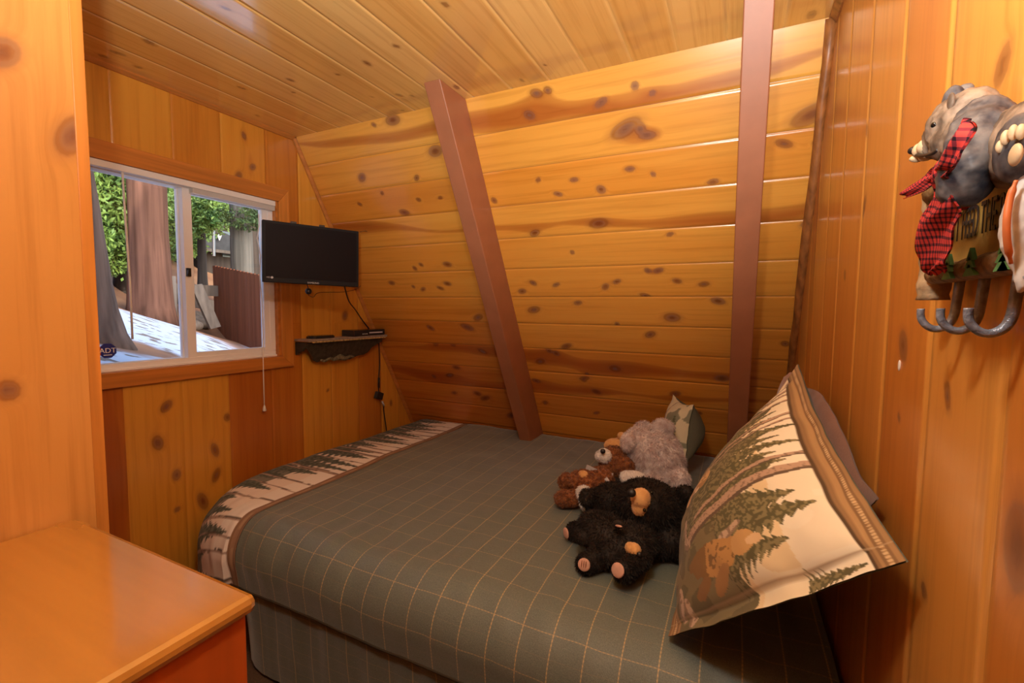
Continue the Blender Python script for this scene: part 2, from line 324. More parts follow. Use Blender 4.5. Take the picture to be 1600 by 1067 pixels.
# sloped back wall: u along +X, v down the slope (v = drop * SLEN)
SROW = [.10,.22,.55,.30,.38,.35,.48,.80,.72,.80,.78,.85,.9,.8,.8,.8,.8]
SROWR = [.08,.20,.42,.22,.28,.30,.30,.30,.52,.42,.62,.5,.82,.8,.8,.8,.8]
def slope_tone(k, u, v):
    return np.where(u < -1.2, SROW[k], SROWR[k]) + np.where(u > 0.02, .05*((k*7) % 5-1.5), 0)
gz = [1.0] + [1.010-.1563*i for i in range(1, 16)] + [-1.5]
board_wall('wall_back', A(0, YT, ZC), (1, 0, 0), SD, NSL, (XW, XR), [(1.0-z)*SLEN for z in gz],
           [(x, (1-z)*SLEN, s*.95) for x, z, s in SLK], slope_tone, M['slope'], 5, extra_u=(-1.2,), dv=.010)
# window wall: u up, v along +Y
HO = (.90, 1.800, -.285, .600)                 # window opening y0,y1,z0,z1
def ww_tone(k, u, v):
    up = [.35,.35,.3,.3,.35,.75,.2,.85,.25,.3,.8,.1,.15]
    lo_ = [.5,.8,.8,.3,.3,.3,.95,.8,.25,.25,.85,.3,.3,.4,.5]
    y = v
    t_lo = np.select([y<1.04, y<1.275, y<1.503, y<1.96, y<2.187, y<2.43, y<2.657, y<2.86], [.9,.18,.22,.88,.22,.26,.80,.20], .35)
    t_up = np.select([y<1.04, y<1.275, y<1.503, y<1.74, y<1.96, y<2.187, y<2.43], [.2,.28,.72,.30,.80,.22,.22], .4)
    return np.where(u > -.1, t_up, t_lo) + .08*math.sin(k*2.3)
wg = [.15, .42, .60, .80, 1.04, 1.275, 1.503, 1.752, 1.96, 2.187, 2.43, 2.657, 2.86, 3.10, YT+SL*2.5]
board_wall('wall_window', A(XW, 0, 0), (0, 0, 1), (0, 1, 0), (1, 0, 0), (-1.5, 1.0), wg, [(z, y, s*.95) for y, z, s in WIK], ww_tone, M['window_wall'], 11,
           hole=(HO[2], HO[3], HO[0], HO[1]), extra_u=(HO[2], HO[3]), extra_v=(HO[0], HO[1]), clip=lambda u, v: v < YT+SL*(1-u)+.03, band_p=.2)
# ceiling: u along +Y, v along +X
cg = [-2.388, -2.20, -2.03, -1.86, -1.684, -1.508, -1.318, -1.160, -.959, -.773, -.600, -.418, -.245, -.070, .109, XR]
board_wall('ceiling', A(0, 0, ZC), (0, 1, 0), (1, 0, 0), (0, 0, -1), (-2.2, YT+.004), cg, [(y, x, s*.7) for x, y, s in CEK],
           lambda k, u, v: .35+.3*math.sin(k*1.9)+0*u, M['ceiling'], 23, du=.016, band_p=.0, bevel_light=.6)
# right wall: u up, v along +Y
rg = [-2.2, -1.9, -1.6, -1.3, -1.0, -.75, -.5, -.25, 0, .20, .42, .679, .898, 1.128, 1.391, 1.653, 1.88, 2.10, 2.242, 2.46, 2.70, 2.95, YT+SL*2.5]
board_wall('wall_right', A(XR, 0, 0), (0, 0, 1), (0, 1, 0), (-1, 0, 0), (-1.5, 1.0), rg, [(z, y, s*.7) for y, z, s in RIK],
           lambda k, u, v: .42+.28*math.sin(k*2.7)+0*u, M['right'], 31, clip=lambda u, v: v < YT+SL*(1-u)+.03, du=.014, band_p=.25, gw=.008, bevel_light=.6)
# left partition and its return to the window wall
board_wall('wall_left', A(XP, 0, 0), (0, 0, 1), (0, 1, 0), (1, 0, 0), (-1.5, 1.0), [-2.2, -1.8, -1.4, -1.0, -.7, -.4, -.1, .11, .30, YP], [(z, y, s) for y, z, s in PAK],
           lambda k, u, v: .35+.2*math.sin(k*3.1)+0*u, M['partition'], 41, du=.014, band_p=.3)
board_wall('wall_return', A(XW, YP, 0), (0, 0, 1), (1, 0, 0), (0, 1, 0), (-1.5, 1.0), [0, .27, .54, .81, XP-XW], [], lambda k, u, v: .5+0*u, M['partition'], 43, du=.03, band_p=.1)
board_wall('wall_front', A(0, -2.2, 0), (0, 0, 1), (1, 0, 0), (0, 1, 0), (-1.5, 1.0), [XP+.22*i for i in range(7)]+[XR], [], lambda k, u, v: .5+.2*math.sin(k*2)+0*u, M['right'], 47, du=.03, dv=.03)
fl = MB().box(A(XW-.1, -2.3, -1.56), A(XR+.1, YT+SL*2.5+.1, -1.5)).build('floor', M['carpet']); fl['kind'] = 'structure'
# outer skins so that no daylight leaks in (roof deck, cladding)
sk = MB().box(A(XR+.02, -2.3, -1.5), A(XR+.12, 3.5, 1.1)).build('wall_cladding_right', M['carpet']); sk['kind'] = 'structure'
sk = MB().box(A(XW-.1, -2.3, 1.02), A(XR+.12, YT+.1, 1.12)).build('ceiling_deck', M['carpet']); sk['kind'] = 'structure'

g = [A(XW-.15, YT+.12, 1.10), A(XW-.15, -.10, 4.9), A(XW-.15, -2.5, 1.10)]
sk = MB().prism(g, (XR-XW+1.2, 0, 0)).build('roof_gable', M['carpet']); sk['kind'] = 'structure'
# trims
def trim(name, mb, mat, **k): o = mb.build(name, mat, None, **k); o['kind'] = 'structure'; return o
def yz(y, dz=0): return ZC-(y-YT)/SL+dz
q = .016
trim('trim_1', MB().prism([A(XW, .5, ZC), A(XW+q, .5, ZC), A(XW+q, .5, ZC-q*.5), A(XW+q*.5, .5, ZC-q*1.2), A(XW, .5, ZC-q*1.3)], (0, YT-.5, 0)), M['trim'])
e1 = A(XW, YT, ZC); sd_ = Vector((0, SL*2.5, -2.5))
trim('trim_2', MB().prism([e1, e1+Vector((q, 0, 0)), e1+Vector((q, 0, 0))+NSL*q*.6, e1+Vector((q*.6, 0, 0))+NSL*q*1.3, e1+NSL*q*1.4], sd_), M['trim'])
e2 = A(XR, YT, ZC); q2 = .026
pts = []
tb = MB()
rr = random.Random(4)
tp = [e2 + Vector((-q2*.45, 0, 0)) + NSL*q2*.45 + sd_*(i/22) + Vector((rr.uniform(-.003, .003), 0, rr.uniform(-.003, .003))) for i in range(0, 23)]
tb.tube(tp, [q2*.75*(1+rr.uniform(-.12, .12)) for _ in tp], 9)
trim('trim_3', tb, M['trim_dark'], smooth=True)
trim('trim_4', MB().prism([A(XR, -2, ZC), A(XR-.022, -2, ZC), A(XR-.022, -2, ZC-.012), A(XR-.006, -2, ZC-.03), A(XR, -2, ZC-.03)], (0, YT+2, 0)), M['trim_dark'])
# corner board where the partition ends
trim('trim_5', MB().box(A(XP-.02, YP-.022, -1.5), A(XP+.0015, YP+.0015, 1.0)), M['casing_v'], bevel=.002)

# ------------------------------------------------------------------ roof beams down the slope
def beam(label, x0, x1, depth, z_top=1.0):
    # cross-section in (x, normal); foot on the slope
    a = A(x0, YT, ZC); b = A(x1, YT, ZC)
    ext = NSL*depth
    # top end is cut level with the ceiling
    n = depth
    def cut(P):   # slide along the slope until it meets the ceiling plane
        t = (ZC+EYE-P.z)/SD.z; return P + SD*t
    top = [a, b, cut(b+ext), cut(a+ext)]
    bot = [p + SD*(2.5*SLEN) for p in (a, b, b+ext, a+ext)]
    mb = MB().add(top+bot, [(0,1,2,3),(7,6,5,4),(0,4,5,1),(1,5,6,2),(2,6,7,3),(3,7,4,0)])
    o = mb.build('roof_beam', M['beam'], bevel=.004); return tag(o, label, 'beam', 'roof beams down the sloped wall')
beam('brown roof beam beside the television, its foot behind the middle of the bed', -1.290, -1.203, .188)
beam('brown roof beam nearer the right wall, its foot behind the patterned pillow', -.020, .070, .20)

# ------------------------------------------------------------------ window
wx = XW
win = bpy.data.objects.new('window_1', None); C.objects.link(win); win.location = A(wx, 1.35, -.29); win['kind'] = 'structure'
y0, y1, z0, z1 = HO
cw = .078
mb = MB(); t = .018
def cas(p): return [A(wx+.001, yy, zz) for yy, zz in p]
mb.prism(cas([(y0-cw, z1+cw), (y1+cw, z1+cw), (y1+.012, z1+.0), (y0-.012, z1+.0)]), (t, 0, 0))
mb.prism(cas([(y0-cw, z0-cw+.012), (y1+cw+.01, z0-cw+.012), (y1+.012, z0), (y0-.012, z0)]), (t+.004, 0, 0))
mb.build('window_casing', M['casing'], win, bevel=.003)
mb = MB()
mb.prism(cas([(y1+cw, z1+cw), (y1+cw+.01, z0-cw+.012), (y1+.012, z0), (y1+.012, z1)]), (t, 0, 0))
mb.prism(cas([(y0-cw, z1+cw), (y0-cw, z0-cw+.012), (y0-.012, z0), (y0-.012, z1)]), (t, 0, 0))
mb.build('window_casing', M['casing_v'], win, bevel=.003)
# jamb lining
mb = MB(); D = .10
mb.box(A(wx-D, y0-.012, z0-.012), A(wx+.004, y1+.012, z0)).box(A(wx-D, y0-.012, z1), A(wx+.004, y1+.012, z1+.012))
mb.box(A(wx-D, y1, z0), A(wx+.004, y1+.012, z1)).box(A(wx-D, y0-.012, z0), A(wx+.004, y0, z1)); mb.build('window_jamb', M['casing'], win)
# vinyl frame
fx0, fx1 = wx-.085, wx-.022; fw = .034
mb = MB().box(A(fx0, y0, z0), A(fx1, y1, z0+fw)).box(A(fx0, y0, z1-fw), A(fx1, y1, z1)).box(A(fx0, y0, z0+fw), A(fx1, y0+fw, z1-fw)).box(A(fx0, y1-fw, z0+fw), A(fx1, y1, z1-fw))
mb.box(A(fx1-.012, y0, z0), A(fx1+.010, y1, z0+.012))
mb.build('window_frame', M['vinyl'], win, bevel=.003)
my = 1.322
sash = MB().box(A(fx0+.03, my, z0+fw-.002), A(fx1-.001, my+.040, z1-fw+.002)).box(A(fx0+.03, y1-fw-.032, z0+fw), A(fx1-.002, y1-fw+.004, z1-fw)).box(A(fx0+.032, my+.002, z0+fw-.004), A(fx1-.004, y1-fw-.001, z0+fw+.022)).box(A(fx0+.032, my+.002, z1-fw-.022), A(fx1-.004, y1-fw-.001, z1-fw+.004))
sash.build('window_sash', M['vinyl'], win)
MB().box(A(fx0+.004, my-.004, z0+fw-.004), A(fx0+.026, my+.03, z1-fw+.004)).build('fixed_mullion', M['vinyl'], win)
MB().box(A(fx1-.004, my+.004, .145), A(fx1+.010, my+.022, .185)).tube([A(fx1+.008, my+.013, .18), A(fx1+.018, my+.006, .172), A(fx1+.016, my+.004, .156)], .004, 6).build('latch', M['black'], win)
MB().box(A(fx0+.012, y0+fw-.004, z0+fw-.004), A(fx0+.016, my+.01, z1-fw+.004)).build('window_pane', M['glass'], win)
MB().box(A(fx0+.046, my+.036, z0+fw+.018), A(fx0+.050, y1-fw-.028, z1-fw-.018)).build('window_pane', M['glass'], win)
# security sticker on the left pane (octagon)
sx = fx0+.018; sc = at_x(168, 548, sx); R_ = .034
stk = empty('security_sticker', sc, 'small blue octagonal security sticker at lower left of the window glass', 'sticker')
M['sticker'] = plain('sticker_blue', (.02, .03, .22), .4); M['sticker_red'] = plain('sticker_red', (.5, .04, .03), .4)
oc = [sc + Vector((0, R_*math.cos(PI/8+k*PI/4), R_*math.sin(PI/8+k*PI/4))) for k in range(8)]
MB().prism(oc, (.0012, 0, 0)).build('sticker_face', M['sticker'], stk)
def text(name, s, size, loc, xdir, ydir, mat, parent=None, ext=.0005, align='CENTER', sx_=1.0, fit=None):
    cu = bpy.data.curves.new(name, 'FONT'); cu.body = s; cu.size = size; cu.extrude = ext; cu.align_x = align; cu.align_y = 'CENTER'
    tmp = bpy.data.objects.new(name, cu); C.objects.link(tmp); bpy.context.view_layer.update()
    dg = bpy.context.evaluated_depsgraph_get(); me = bpy.data.meshes.new_from_object(tmp.evaluated_get(dg)); bpy.data.objects.remove(tmp)
    if fit: xs_ = [v.co.x for v in me.vertices]; sx_ = fit/(max(xs_)-min(xs_))
    X = Vector(xdir).normalized(); Y = Vector(ydir).normalized(); Z = X.cross(Y)
    Mx = Matrix(((X.x*sx_, Y.x, Z.x, loc[0]), (X.y*sx_, Y.y, Z.y, loc[1]), (X.z*sx_, Y.z, Z.z, loc[2]), (0, 0, 0, 1))); me.transform(Mx)
    me.materials.clear(); return link_mesh(name, me, mat, parent)
text('lettering', 'ADT', .030, sc+Vector((.0018, 0, 0)), (0, 1, 0), (0, 0, 1), M['white'], stk)
MB().box(sc+Vector((.0012, -.015, -.020)), sc+Vector((.0016, .015, -.017))).build('underline', M['white'], stk)
MB().prism([sc + Vector((.0012, y*R_, z*R_)) for y, z in ((-.92, .38), (-.92, -.38), (-.72, -.55), (-.72, .55))], (.0006, 0, 0)).build('red_edge', M['sticker_red'], stk)

# raised blind: headrail, wand, cord with tassel
bl = empty('window_blind', A(wx-.005, 1.35, z1), 'white raised window blind with its headrail, long wand and hanging pull cord', 'blind')
MB().box(A(wx-.018, y0+.004, z1-.030), A(wx+.012, y1-.004, z1-.001)).build('headrail', M['white'], bl, bevel=.003)
mb = MB()
for i in range(7): mb.box(A(wx-.020, my+.03, z1-.034-.0035*i), A(wx+.010, y1-.008, z1-.032-.0035*i))
mb.build('slat_stack', M['white'], bl)
MB().tube([at_x(191, 265, wx+.004), at_x(195, 330, wx+.004), at_x(203, 440, wx+.004), at_x(207, 530, wx+.004)], .0045, 8).build('wand', M['white'], bl, smooth=True)
cp = [at_x(x_, y_, wx+.022) for x_, y_ in ((404, 334), (405, 352), (402, 372), (407, 400), (406, 430), (409, 470), (411, 520), (411, 560), (412, 600), (413, 634))]
MB().tube(cp, .0032, 6).build('pull_cord', M['white'], bl, smooth=True)
tc_ = cp[-1]
MB().tube([tc_+Vector((0, 0, .004)), tc_-Vector((0, 0, .006)), tc_-Vector((0, 0, .024)), tc_-Vector((0, 0, .030))], [.003, .006, .010, .009], 10).build('tassel', M['white'], bl, smooth=True)


# ------------------------------------------------------------------ added ceiling lamp, unseen above the camera, to light the room from overhead
lamp = empty('added_ceiling_lamp', LAMP_POS + Vector((0, 0, .14)), 'small added ceiling lamp, out of view, with a brass canopy and a bare warm bulb', 'lamp')
M['brass'] = plain('brass', (.6, .42, .15), .3, .9); M['bulb'] = newmat('bulb')[0]
_b = M['bulb'].node_tree.nodes['Principled BSDF']; _b.inputs['Emission Color'].default_value = (1, .85, .6, 1); _b.inputs['Emission Strength'].default_value = 6
MB().tube([LAMP_POS+Vector((0, 0, z)) for z in (.139, .125, .11, .05)], [.07, .07, .03, .022], 20).build('canopy', M['brass'], lamp, smooth=True)
MB().ell(LAMP_POS+Vector((0, 0, .01)), (.032, .032, .045)).build('bulb', M['bulb'], lamp, smooth=True)

# ------------------------------------------------------------------ dresser
M['dresser_top'] = stained('dresser_top_finish', (.46, .205, .035), .24, 0, .12, .55, .5)
M['dresser_top'].node_tree.nodes['Principled BSDF'].inputs['Coat Weight'].default_value = 1; M['dresser_top'].node_tree.nodes['Principled BSDF'].inputs['Coat IOR'].default_value = 2.4; M['dresser_top'].node_tree.nodes['Principled BSDF'].inputs['Coat Roughness'].default_value = .12
M['dresser_side'] = stained('dresser_red_stain', (.42, .085, .012), .35, 2, .2, .5, .6)
dx0, dx1, dy0, dy1, dz = XP+.006, -.690, .055, .470, -.470
dr = empty('dresser', A((dx0+dx1)/2, (dy0+dy1)/2, -1.5), 'honey-topped wooden dresser with reddish sides against the left wall', 'dresser')
MB().box(A(dx0, dy0, dz-.030), A(dx1, dy1, dz)).build('top', M['dresser_top'], dr, bevel=.011)
MB().box(A(dx0+.01, dy0+.02, -1.44), A(dx1-.014, dy1-.012, dz-.031)).build('body', M['dresser_side'], dr, bevel=.002)
for yy in (dy0+.03, dy1-.05):
    for xx in (dx0+.02, dx1-.06): MB().box(A(xx, yy, -1.499), A(xx+.04, yy+.035, -1.44)).build('foot', M['dresser_side'], dr)
for k in range(4):
    zt = dz-.06-.225*k
    d_ = MB().box(A(dx0+.03, dy0+.002, zt-.20), A(dx1-.034, dy0+.0195, zt)).build('drawer', M['dresser_side'], dr, bevel=.003)
    for xx in (dx0+.16, dx1-.17): MB().tube([A(xx, dy0+.003, zt-.10), A(xx, dy0-.012, zt-.10), A(xx, dy0-.022, zt-.10)], [.006, .008, .014], 12).build('knob', M['brass'], d_, smooth=True)

# ------------------------------------------------------------------ bed
BZ = -.875
bed = empty('bed', A(-.95, 2.1, -1.5), 'queen bed standing along the sloped wall under the plaid comforter', 'bed')
M['tick'] = plain('mattress_ticking', (.55, .53, .48), .9)
MB().box(A(-2.12, 1.27, -1.13), A(.235, 2.88, BZ-.045)).build('mattress', M['tick'], bed, bevel=.08)
MB().box(A(-2.10, 1.29, -1.34), A(.235, 2.86, -1.14)).build('box_spring', M['tick'], bed, bevel=.01)
for xx in (-2.0, .17):
    for yy in (1.35, 2.78): MB().tube([A(xx, yy, -1.499), A(xx, yy, -1.34)], .025, 10).build('leg', M['black'], bed)

def plaid(name, base, line, line2, px=.0945, py=.118, ox=.0):
    m, nt, b = newmat(name); L = nt.links
    uv = N(nt, 'ShaderNodeUVMap', uv_map='uv'); sp = N(nt, 'ShaderNodeSeparateXYZ'); L.new(uv.outputs[0], sp.inputs[0])
    def lines(sock, period, off, width, dash_sock):
        a = N(nt, 'ShaderNodeMath', operation='ADD'); a.inputs[1].default_value = off; L.new(sock, a.inputs[0])
        d = N(nt, 'ShaderNodeMath', operation='PINGPONG'); d.inputs[1].default_value = period/2; L.new(a.outputs[0], d.inputs[0])
        c = N(nt, 'ShaderNodeMath', operation='LESS_THAN'); c.inputs[1].default_value = width/2; L.new(d.outputs[0], c.inputs[0])
        e = N(nt, 'ShaderNodeMath', operation='SINE'); f_ = N(nt, 'ShaderNodeMath', operation='MULTIPLY'); f_.inputs[1].default_value = 2*PI/.011; L.new(dash_sock, f_.inputs[0]); L.new(f_.outputs[0], e.inputs[0])
        g = N(nt, 'ShaderNodeMath', operation='MULTIPLY_ADD'); g.inputs[1].default_value = .3; g.inputs[2].default_value = .7; L.new(e.outputs[0], g.inputs[0])
        h = N(nt, 'ShaderNodeMath', operation='MULTIPLY'); L.new(c.outputs[0], h.inputs[0]); L.new(g.outputs[0], h.inputs[1]); return h.outputs[0]
    l1 = lines(sp.outputs[0], px, ox, .0036, sp.outputs[1]); l2 = lines(sp.outputs[1], py, .03, .0030, sp.outputs[0])
    l3 = lines(sp.outputs[1], py, .03+py/2, .0022, sp.outputs[0])
    tc = N(nt, 'ShaderNodeTexCoord'); nz = N(nt, 'ShaderNodeTexNoise'); nz.inputs['Scale'].default_value = 420; nz.inputs['Detail'].default_value = 2; L.new(tc.outputs['Object'], nz.inputs['Vector'])
    nz2 = N(nt, 'ShaderNodeTexNoise'); nz2.inputs['Scale'].default_value = 9; L.new(tc.outputs['Object'], nz2.inputs['Vector'])
    r = ramp(nt, [(.3, [c*.78 for c in base]), (.7, [c*1.2 for c in base])]); L.new(nz.outputs[0], r.inputs[0])
    cur = r.outputs[0]
    for l, c, k in ((l1, line, .85), (l2, line, .55), (l3, line2, .3)):
        mx = mixc(nt); q_ = N(nt, 'ShaderNodeMath', operation='MULTIPLY'); q_.inputs[1].default_value = k; L.new(l, q_.inputs[0]); L.new(q_.outputs[0], mx.inputs[0])
        L.new(cur, mx.inputs[6]); mx.inputs[7].default_value = tuple(c)+(1,); cur = mx.outputs[2]
    L.new(cur, b.inputs['Base Color']); b.inputs['Roughness'].default_value = .55; b.inputs['Specular IOR Level'].default_value = .42; b.inputs['Sheen Weight'].default_value = .7; b.inputs['Sheen Roughness'].default_value = .35; b.inputs['Sheen Tint'].default_value = (.9, .95, 1, 1)
    bp = N(nt, 'ShaderNodeBump'); bp.inputs['Strength'].default_value = .25; bp.inputs['Distance'].default_value = .002; L.new(nz.outputs[0], bp.inputs['Height']); L.new(bp.outputs[0], b.inputs['Normal'])
    return m
M['plaid'] = plaid('olive_plaid', (.155, .185, .160), (.56, .41, .20), (.30, .26, .18), ox=.048)
M['print'] = painted_cloth('lodge_print')
M['olive_back'] = plain('grey_green_cloth', (.13, .14, .10), .9, 0, .15, 300, .1)
def nz3(x, y, z): return mnoise.noise(Vector((x, y, z)))
def cloth_point(a, b, hem=1.087):
    """flat cloth coordinates (a along X, b along Y) -> position on the made bed (relative to the eye)"""
    ix0, iy0, iy1 = -2.19, 1.255, 2.93; cr = .36; R_ = .155
    # nearest point on the rounded inner rectangle
    cx, cyy = ix0+cr, iy0+cr
    dx, dy = 0.0, 0.0
    if a < cx and b < cyy:
        vx, vy = a-cx, b-cyy; d = math.hypot(vx, vy)
        if d > cr: nx, ny = vx/d, vy/d; px, py = cx+nx*cr, cyy+ny*cr; over = d-cr
        else: nx = ny = 0; px, py, over = a, b, 0
    else:
        px, py = max(a, ix0), min(max(b, iy0), iy1); vx, vy = a-px, b-py; over = math.hypot(vx, vy)
        nx, ny = (vx/over, vy/over) if over > 1e-9 else (0, 0)
    th = min(over/R_, PI/2); h = R_*math.sin(th); z = BZ - R_*(1-math.cos(th)) - max(0, over-R_*PI/2)
    # puff, crown and folds
    top = max(0, 1-over/.1)
    z += .010*nz3(a*2.2, b*2.2, .3) + .005*nz3(a*6, b*6, 1.7)
    wr_ = 1-abs(nz3((a+b*.6)*5.5, (b-a*.6)*1.6, 12.0))*2.2; z += .006*max(0, wr_-.55)*smooth(-1.7, -1.2, a)
    fold = nz3(a*13+b*1.5, b*2.0, 5.0)*.5 + nz3(a*25, b*2.5, 8.0)*.25
    amt = min(1, max(0, (over+.12)/.25))
    if ny < -.3 or (over == 0 and b < iy0+.22): h += .018*fold*amt*(1 if over > .05 else over/.05)*(1-.75*smooth(.22, .33, over)); z += .015*fold*min(1, max(0, (iy0+.22-b)/.22))*max(0, 1-over/.3)
    if over > 0 and (nx < -.3): h += .006*nz3(b*13, a*3, 2)*min(1, over/.1)
    h -= .012*max(0, over-.24)/.1 if over > .24 else 0
    X_, Y_ = px+nx*h, py+ny*h
    if nx < -.05 and ny < -.05: X_ += nx*.05*smooth(.1, .4, over); Y_ += ny*.03*smooth(.1, .4, over)
    if ny < 0: X_ += .06*(-ny)*smooth(0, .3, over)*smooth(-1.2, -1.9, a)*smooth(-2.2, -1.95, a)
    lim = YT + SL*(ZC-z) - .012
    Y_ = min(Y_, lim); X_ = min(X_, XR-.012); X_ = max(X_, XW+.012)
    return Vector((X_, Y_, z))
def grid_mesh(name, fn, us, vs, mat, parent, attr=None, uv=True, smoothit=True, both=None):
    nu, nv = len(us), len(vs); verts = [fn(u, v) for u in us for v in vs]
    faces = [(i*nv+j, (i+1)*nv+j, (i+1)*nv+j+1, i*nv+j+1) for i in range(nu-1) for j in range(nv-1)]
    me = bpy.data.meshes.new(name); me.from_pydata([tuple(v) for v in verts], [], faces)
    if uv:
        l = me.uv_layers.new(name='uv'); idx = np.zeros(len(me.loops), np.int32); me.loops.foreach_get('vertex_index', idx)
        UU, VV = np.meshgrid(us, vs, indexing='ij'); l.data.foreach_set('uv', np.stack([UU.reshape(-1)[idx], VV.reshape(-1)[idx]], -1).reshape(-1))
    if attr is not None:
        at = me.attributes.new('print', 'FLOAT_COLOR', 'POINT'); at.data.foreach_set('color', np.concatenate([attr.reshape(-1, 3), np.ones((nu*nv, 1))], 1).reshape(-1))
    return link_mesh(name, me, mat, parent, smoothit)

# ---- the printed forest scene used on comforter border and pillows
def vnoise(x, y, seed, sc):
    """cheap value noise on numpy arrays"""
    rng = np.random.RandomState(seed); g = rng.rand(64, 64); X_ = x*sc; Y_ = y*sc
    xi = np.floor(X_).astype(int); yi = np.floor(Y_).astype(int); fx = X_-xi; fy = Y_-yi; fx = fx*fx*(3-2*fx); fy = fy*fy*(3-2*fy)
    q = lambda a, b: g[a % 64, b % 64]
    return (q(xi, yi)*(1-fx)+q(xi+1, yi)*fx)*(1-fy)+(q(xi, yi+1)*(1-fx)+q(xi+1, yi+1)*fx)*fy
class Paint:
    def __init__(s, x, y, base): s.x, s.y = x, y; s.c = np.ones(x.shape+(3,))*np.array(base)
    def over(s, mask, col):
        m = np.clip(mask, 0, 1)[..., None]; col = np.asarray(col, float)
        s.c = s.c*(1-m) + col*m
    def conifer(s, xb, yb, h, wd, col, col2, seed=0):
        t = (s.y-yb)/h; dx = np.abs(s.x-xb); saw = ((t*9+.35*np.sin(s.x*60+seed)) % 1.0)
        lim = wd*(1-t)*(.45+.75*(1-saw)) + .003
        m = (t > 0) & (t < 1) & (dx < lim); n = vnoise(s.x, s.y, seed+3, 130)
        s.over(m*1.0, col); s.over(m*(n > .55), col2)
    def trunk(s, xa, ya, xb, yb, w_, light, dark, bend=0):
        L = math.hypot(xb-xa, yb-ya); tx, ty = (xb-xa)/L, (yb-ya)/L; t = ((s.x-xa)*tx+(s.y-ya)*ty)/L
        d = (s.x-xa)*ty-(s.y-ya)*tx + bend*np.sin(np.clip(t, 0, 1)*PI); d = d + .0025*(vnoise(s.x, s.y, 7, 60)-.5)
        w2 = w_*(1-.35*np.clip(t, 0, 1)); m = (t > 0) & (t < 1) & (np.abs(d) < w2)
        s.over(m*1.0, light); s.over(m & (d > w2*.35), dark); n = vnoise(s.x, s.y, 9, 170); s.over((m & (n > .72))*.6, dark)
    def blob(s, x0, y0, rx, ry, ang, col, col2=None, seed=1, rough=.25):
        c_, s_ = math.cos(ang), math.sin(ang); dx, dy = s.x-x0, s.y-y0; p = (dx*c_+dy*s_)/rx; q_ = (-dx*s_+dy*c_)/ry
        r = p*p+q_*q_ + rough*(vnoise(s.x, s.y, seed, 45)-.5)*2
        m = r < 1; s.over(m*1.0, col)
        if col2 is not None: s.over((m & ((q_ < -.25) | (vnoise(s.x, s.y, seed+1, 90) > .68)))*.8, col2)

# ------------------------------------------------------------------ comforter
cf = empty('comforter', A(-.95, 2.1, BZ), 'olive plaid comforter with a printed forest border draped over the bed', 'comforter')
a_band = -1.845
bs = list(np.arange(.925, 3.06, .018))
us_main = list(np.arange(a_band+.045, XR+.02, .018))
def cpt(a, b): p = cloth_point(a, b); return A(*p)
grid_mesh('plaid_panel', cpt, us_main, bs, M['plaid'], cf)
def band_col(U_, V_):
    P = Paint(U_, V_, (.30, .185, .12)); k = np.abs(((V_*90) % 1)-.5); s1 = np.abs(U_-(a_band+.022)); P.over((s1 < .006)*(k > .22)*.8, (.42, .29, .18)); P.over((np.abs(s1-.014) < .002)*.8, (.16, .09, .05)); return P.c
us_b = np.arange(a_band-.001, a_band+.0465, .004); vs_b = np.arange(.925, 3.06, .012)
UU, VV = np.meshgrid(us_b, vs_b, indexing='ij')
grid_mesh('stripe_band', lambda a, b: cpt(a, b)+Vector((0, 0, .001)), us_b, vs_b, M['print'], cf, band_col(UU, VV))
us_c = np.arange(-2.56, a_band+.001, .0065); vs_c = np.arange(.925, 3.06, .008)
UU, VV = np.meshgrid(us_c, vs_c, indexing='ij')
P = Paint(VV, UU-(-2.56), (.84, .76, .70)); Yb = P.y
P.over((Yb > .60)*1.0, (.88, .84, .80))
P.over((Yb < .16+.05*vnoise(VV, UU, 3, 20))*1.0, (.09, .075, .035))
rng = random.Random(8)
P.over((vnoise(VV, UU, 21, 16) > .42)*(Yb < .47)*.9, (.14, .16, .135))
yy = .93
while yy < 3.0:
    h = rng.uniform(.26, .50); P.conifer(yy, rng.uniform(.22, .30), h, rng.uniform(.07, .12), (.065, .09, .08), (.15, .175, .15), int(yy*100)); yy += rng.uniform(.07, .13)
yy = .95
while yy < 3.05:
    w_ = rng.uniform(.006, .016); l_ = rng.uniform(-.03, .03)
    P.trunk(yy, .15, yy+l_, .735, w_, (.42, .32, .27), (.10, .08, .07)); yy += rng.uniform(.05, .16)
for k in range(9): P.blob(.98+.24*k, .12+.04*(k % 3), .06, .025, .2*k, (.33, .22, .10), (.12, .07, .03), k)
grid_mesh('forest_border', cpt, us_c, vs_c, M['print'], cf, P.c)
# rolled hem along the long side
M['piping'] = plain('dark_olive_piping', (.045, .035, .02), .8)
hp = [cpt(a, .925)+Vector((0, .002, -.003)) for a in np.arange(-1.8, XR-.01, .03)]
MB().tube(hp, .006, 8).build('hem_roll', M['piping'], cf, smooth=True)
# lower layer hanging below it
def skirt_pt(a, t):
    z = -1.075 - t*.405; y = .34*max(0, (-1.66-a)/.40)**2 + 1.128 - .010*math.sin(min(1, t*5)*PI*.9) + .012*nz3(a*9, t*1.5, 3) + .006*nz3(a*22, t, 9) + .02*t
    return A(a, y, z)
ds = grid_mesh('bed_skirt', skirt_pt, list(np.arange(-2.06, XR-.01, .02)), list(np.linspace(0, 1, 16)), M['plaid'], None)
tag(ds, 'olive plaid bed skirt hanging below the hem of the comforter', 'bed skirt')

